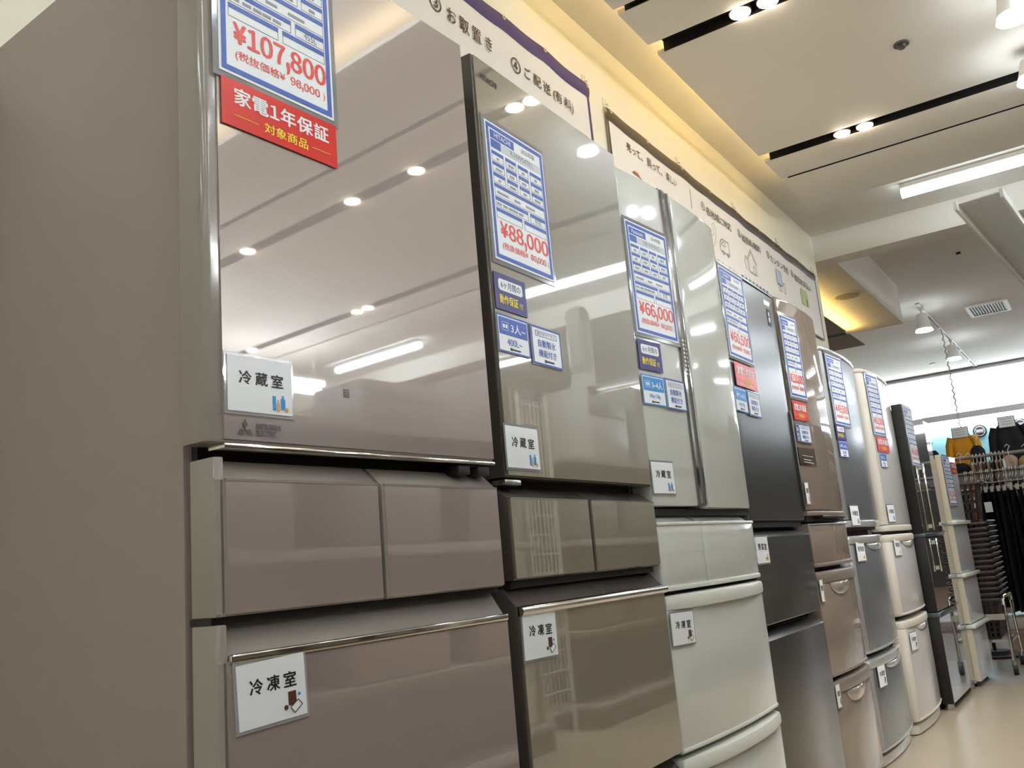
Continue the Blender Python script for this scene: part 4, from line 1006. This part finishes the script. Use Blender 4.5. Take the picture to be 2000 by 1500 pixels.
# shopping baskets on a chrome trolley
bask = M('brown basket plastic', (48, 33, 28), 0.42)
bask2 = M('brown basket rim', (58, 42, 36), 0.35)
def basket_body(mb, lx, ly, h, inv=False):
    """tapered crate with rows of slots"""
    T = lambda z: 1-0.16*(1-z/h)
    b = 0.006
    for sx in (-1, 1):
        for (axis) in ('x', 'y'):
            L = ly if axis == 'x' else lx
            D = lx if axis == 'x' else ly
            nb = 9 if axis == 'x' else 12
            def q(a, c, z0, z1):
                P = []
                for z in (z0, z1):
                    t = T(z)
                    for v in (a, c):
                        P.append((sx*D/2*t, v*t, z) if axis == 'x' else (v*t, sx*D/2*t, z))
                    for v in (c, a):
                        P.append((sx*(D/2*t-b), v*t, z) if axis == 'x' else (v*t, sx*(D/2*t-b), z))
                bm = bmesh.new(); V = [bm.verts.new(p) for p in P]
                for fc in ((0, 1, 2, 3), (7, 6, 5, 4), (0, 4, 5, 1), (1, 5, 6, 2), (2, 6, 7, 3), (3, 7, 4, 0)): bm.faces.new([V[i] for i in fc])
                bmesh.ops.recalc_face_normals(bm, faces=bm.faces[:]); mb._add(bm)
            for z0, z1 in ((0, 0.05*h), (0.26*h, 0.31*h), (0.5*h, 0.55*h), (0.74*h, 0.8*h), (0.93*h, h)): q(-L/2, L/2, z0, z1)
            for k in range(nb+1):
                v = -L/2+L*k/nb
                q(max(-L/2, v-L/nb*.27), min(L/2, v+L/nb*.27), 0.05*h, 0.93*h)
    mb.box(-lx/2*.84, lx/2*.84, -ly/2*.84, ly/2*.84, 0, 0.006)
    return mb
def rim(mb, lx, ly, z):
    w = 0.018
    for s in (-1, 1):
        mb.box(s*lx/2-w/2, s*lx/2+w/2, -ly/2-w/2, ly/2+w/2, z-0.016, z, 0.003)
        mb.box(-lx/2, lx/2, s*ly/2-w/2, s*ly/2+w/2, z-0.016, z, 0.003)
    return mb
BXc, BYc = 6.39, 0.83
def make_basket(loc, label, group):
    r = empty('shopping_basket', loc, 0, label, 'basket', group)
    basket_body(MB(), 0.40, 0.29, 0.24).build('body', bask, r)
    rim(MB(), 0.415, 0.305, 0.24).build('rim', bask2, r)
    MB().tube([(-0.2, -0.165, 0.236), (-0.2, -0.172, 0.243), (0.2, -0.172, 0.243), (0.2, -0.165, 0.236)], 0.005, 6).build('handle', bask2, r)
    return r
b0 = make_basket((BXc, BYc, 0.2), 'brown slotted shopping basket nested in the tall stack beside the small white fridge', 'nested brown shopping baskets')
lowest = b0
for k in range(1, 15):
    c = copy_tree(b0); c.location = (BXc+0.002*math.sin(k*3), BYc+0.002*math.cos(k*5), 0.2+0.0325*k)
tb = copy_tree(b0); tb.location = (BXc+0.0, BYc+0.005, 0.2+0.0325*14+0.2435); tb.rotation_euler = (0, 0, math.radians(3))
tb['label'] = 'brown slotted shopping basket standing free on top of the tall stack'
del tb['group']
r = empty('basket_trolley', (BXc, BYc, 0), 0, 'chrome trolley on black castors carrying the stack of brown baskets', 'trolley')
for s, nm in ((-1, 0), (1, 0)):
    y = s*0.175
    MB().tube([(-0.22, y, 0.07), (-0.22, y, 0.40), (-0.21, y, 0.43), (-0.18, y, 0.445), (0.18, y, 0.445), (0.21, y, 0.43), (0.22, y, 0.40), (0.22, y, 0.07)], 0.011, 10).build('side_frame', chrome, r)
    for x in (-0.22, 0.22):
        MB().cyl((x, y-0.012, 0.03), (x, y+0.012, 0.03), 0.03).build('castor', black_m, r)
        MB().cyl((x, y, 0.045), (x, y, 0.08), 0.017).build('castor_fork', steel, r)
for x in (-0.22, 0.22): MB().box(x-0.008, x+0.008, -0.175, 0.175, 0.315, 0.35).build('crossbar', steel, r)
mb = MB()
for x in (-0.16, 0, 0.16): mb.box(x-0.008, x+0.008, -0.178, 0.178, 0.18, 0.196)
for s in (-1, 1): mb.box(-0.222, 0.222, s*0.175-0.006, s*0.175+0.006, 0.18, 0.196)
mb.build('basket_shelf', steel, r)
MB().box(0.03, 0.13, -0.19, -0.16, 0.43, 0.452, 0.004).build('green_tape', M('green tape', (110, 160, 50), 0.5), r)
r = empty('display_stand', (7.1, 0.86, 0), 0, 'black display stand with two round base plates behind the basket trolley', 'stand')
MB().cyl((0, 0, 0), (0, 0, 0.012), 0.2, n=40).build('base_plate', black_m, r)
MB().cyl((0.0, 0.0, 0.0125), (0, 0, 0.035), 0.1, 0.09, n=32).build('upper_plate', black_m, r)
MB().cyl((0, 0, 0.035), (0, 0, 0.55), 0.012).build('pole', black_m, r)
# ================================================================== OTHER SIDE OF THE AISLE (seen only mirrored)
GY = -0.78
gm = M('shelf grey', (150, 145, 140), 0.5)
def gondola(xc, a, c, label, top=1.9):
    r = empty('gondola_shelf', (xc, GY-0.25, 0), 0, label, 'shelf')
    MB().box(a, c, -0.03, 0.0, 0.1, top).build('back_panel', gm, r)
    for z in (0.12, 0.5, 0.98, 1.44): MB().box(a, c, 0.001, 0.34, z-0.03, z, 0.003).build('shelf_board', gm, r)
    for z in (0.5, 0.98, 1.44): MB().box(a, c, 0.341, 0.35, z-0.04, z, 0.002).build('price_rail', M('olive price rail', (120, 116, 84), 0.5) if z < 0.6 else M('grey price rail', (150, 148, 144), 0.4), r)
    for x in (a, (a+c)/2, c): MB().box(x-0.02, x+0.02, -0.05, -0.031, 0, top+0.02).build('upright', gm, r)
    MB().box(a, c, 0.05, 0.33, 0, 0.088).build('plinth', M('grey plinth', (110, 106, 102), 0.6), r)
gondola(5.3, -1.0, 3.0, 'grey shelf unit across the aisle, mirrored in the brown and white fridges')
gondola(2.3, -2.4, 1.55, 'grey shelf unit across the aisle, mirrored in the drawers of the taupe fridge', 1.5)
mb = MB(); x0 = -1.32
for k in range(8): mb.cyl((x0+0.04*k, 0.2, 0.1), (x0+0.04*k, 0.2, 1.75), 0.004, n=6)
for k in range(17): mb.cyl((x0, 0.2, 0.12+0.1*k), (x0+0.28, 0.2, 0.12+0.1*k), 0.004, n=6)
g = empty('wire_grid', (5.3, GY-0.25, 0), 0, 'white wire grid panel at the end of the shelf across the aisle', 'grid panel')
mb.box(x0-0.012, x0, 0.19, 0.21, 0, 1.78); mb.box(x0+0.28, x0+0.292, 0.19, 0.21, 0, 1.78)
mb.build('mesh', M('grid metal', (206, 204, 198), 0.4), g)
appl = M('appliance white', (196, 194, 190), 0.25)
def carton(x, z, w, h, d, label, mat):
    q = empty('appliance', (x, GY-0.08, z), 0, label, 'appliance', 'white appliances on the shelf across the aisle')
    MB().box(-w/2, w/2, -d/2, d/2, 0, h, 0.015).build('casing', mat, q)
    MB().box(-w/2+0.03, w/2-0.03, d/2, d/2+0.004, h*0.62, h*0.9, 0.001).build('control_panel', M('appliance grey', (170, 168, 164), 0.3), q)
for x, w, h in ((4.78, 0.52, 0.42), (5.42, 0.5, 0.5), (6.05, 0.5, 0.36), (6.65, 0.5, 0.44), (7.3, 0.5, 0.4)): carton(x, 1.44, w, h, 0.3, 'white appliance mirrored in the glass doors, on the shelf across the aisle', appl)
for x, w, h in ((0.7, 0.6, 0.14), (1.7, 0.5, 0.12), (2.6, 0.5, 0.18), (3.35, 0.55, 0.3)): carton(x, 1.44, w, h, 0.3, 'pale appliance box mirrored in the taupe door, on the shelf across the aisle', M('appliance box', (168, 160, 152), 0.5))
for z in (0.98, 0.5):
    for x, w in ((0.4, 0.5), (1.1, 0.55), (1.8, 0.45), (2.5, 0.5), (3.2, 0.55), (4.6, 0.4), (5.15, 0.42), (5.7, 0.42), (6.25, 0.42), (6.8, 0.4), (7.4, 0.45)): carton(x, z, w, 0.3, 0.28, 'white appliance mirrored in the glass doors, on the shelf across the aisle', M('appliance dark', (128, 124, 122), 0.3) if z > 0.6 else M('carton brown', (150, 130, 110), 0.7))
q = empty('bladeless_fan', (4.62, GY+0.02, 1.86), 0, 'white bladeless fan mirrored in the brown glass door', 'fan')
MB().cyl((0, 0, 0), (0, 0, 0.09), 0.085, 0.07).build('base', appl, q)
def loop(i, j):
    a = 2*PI*i; c = 2*PI*j
    cx, cz = 0.065*math.cos(a), (0.14 if math.sin(a) > 0 else -0.14)+0.065*math.sin(a)
    return Vector((cx*(1+0.25*math.cos(c)), 0.05*math.sin(c), 0.29+cz+0.016*math.cos(c)*math.sin(a)))
MB().grid(loop, 48, 12).build('ring', appl, q)
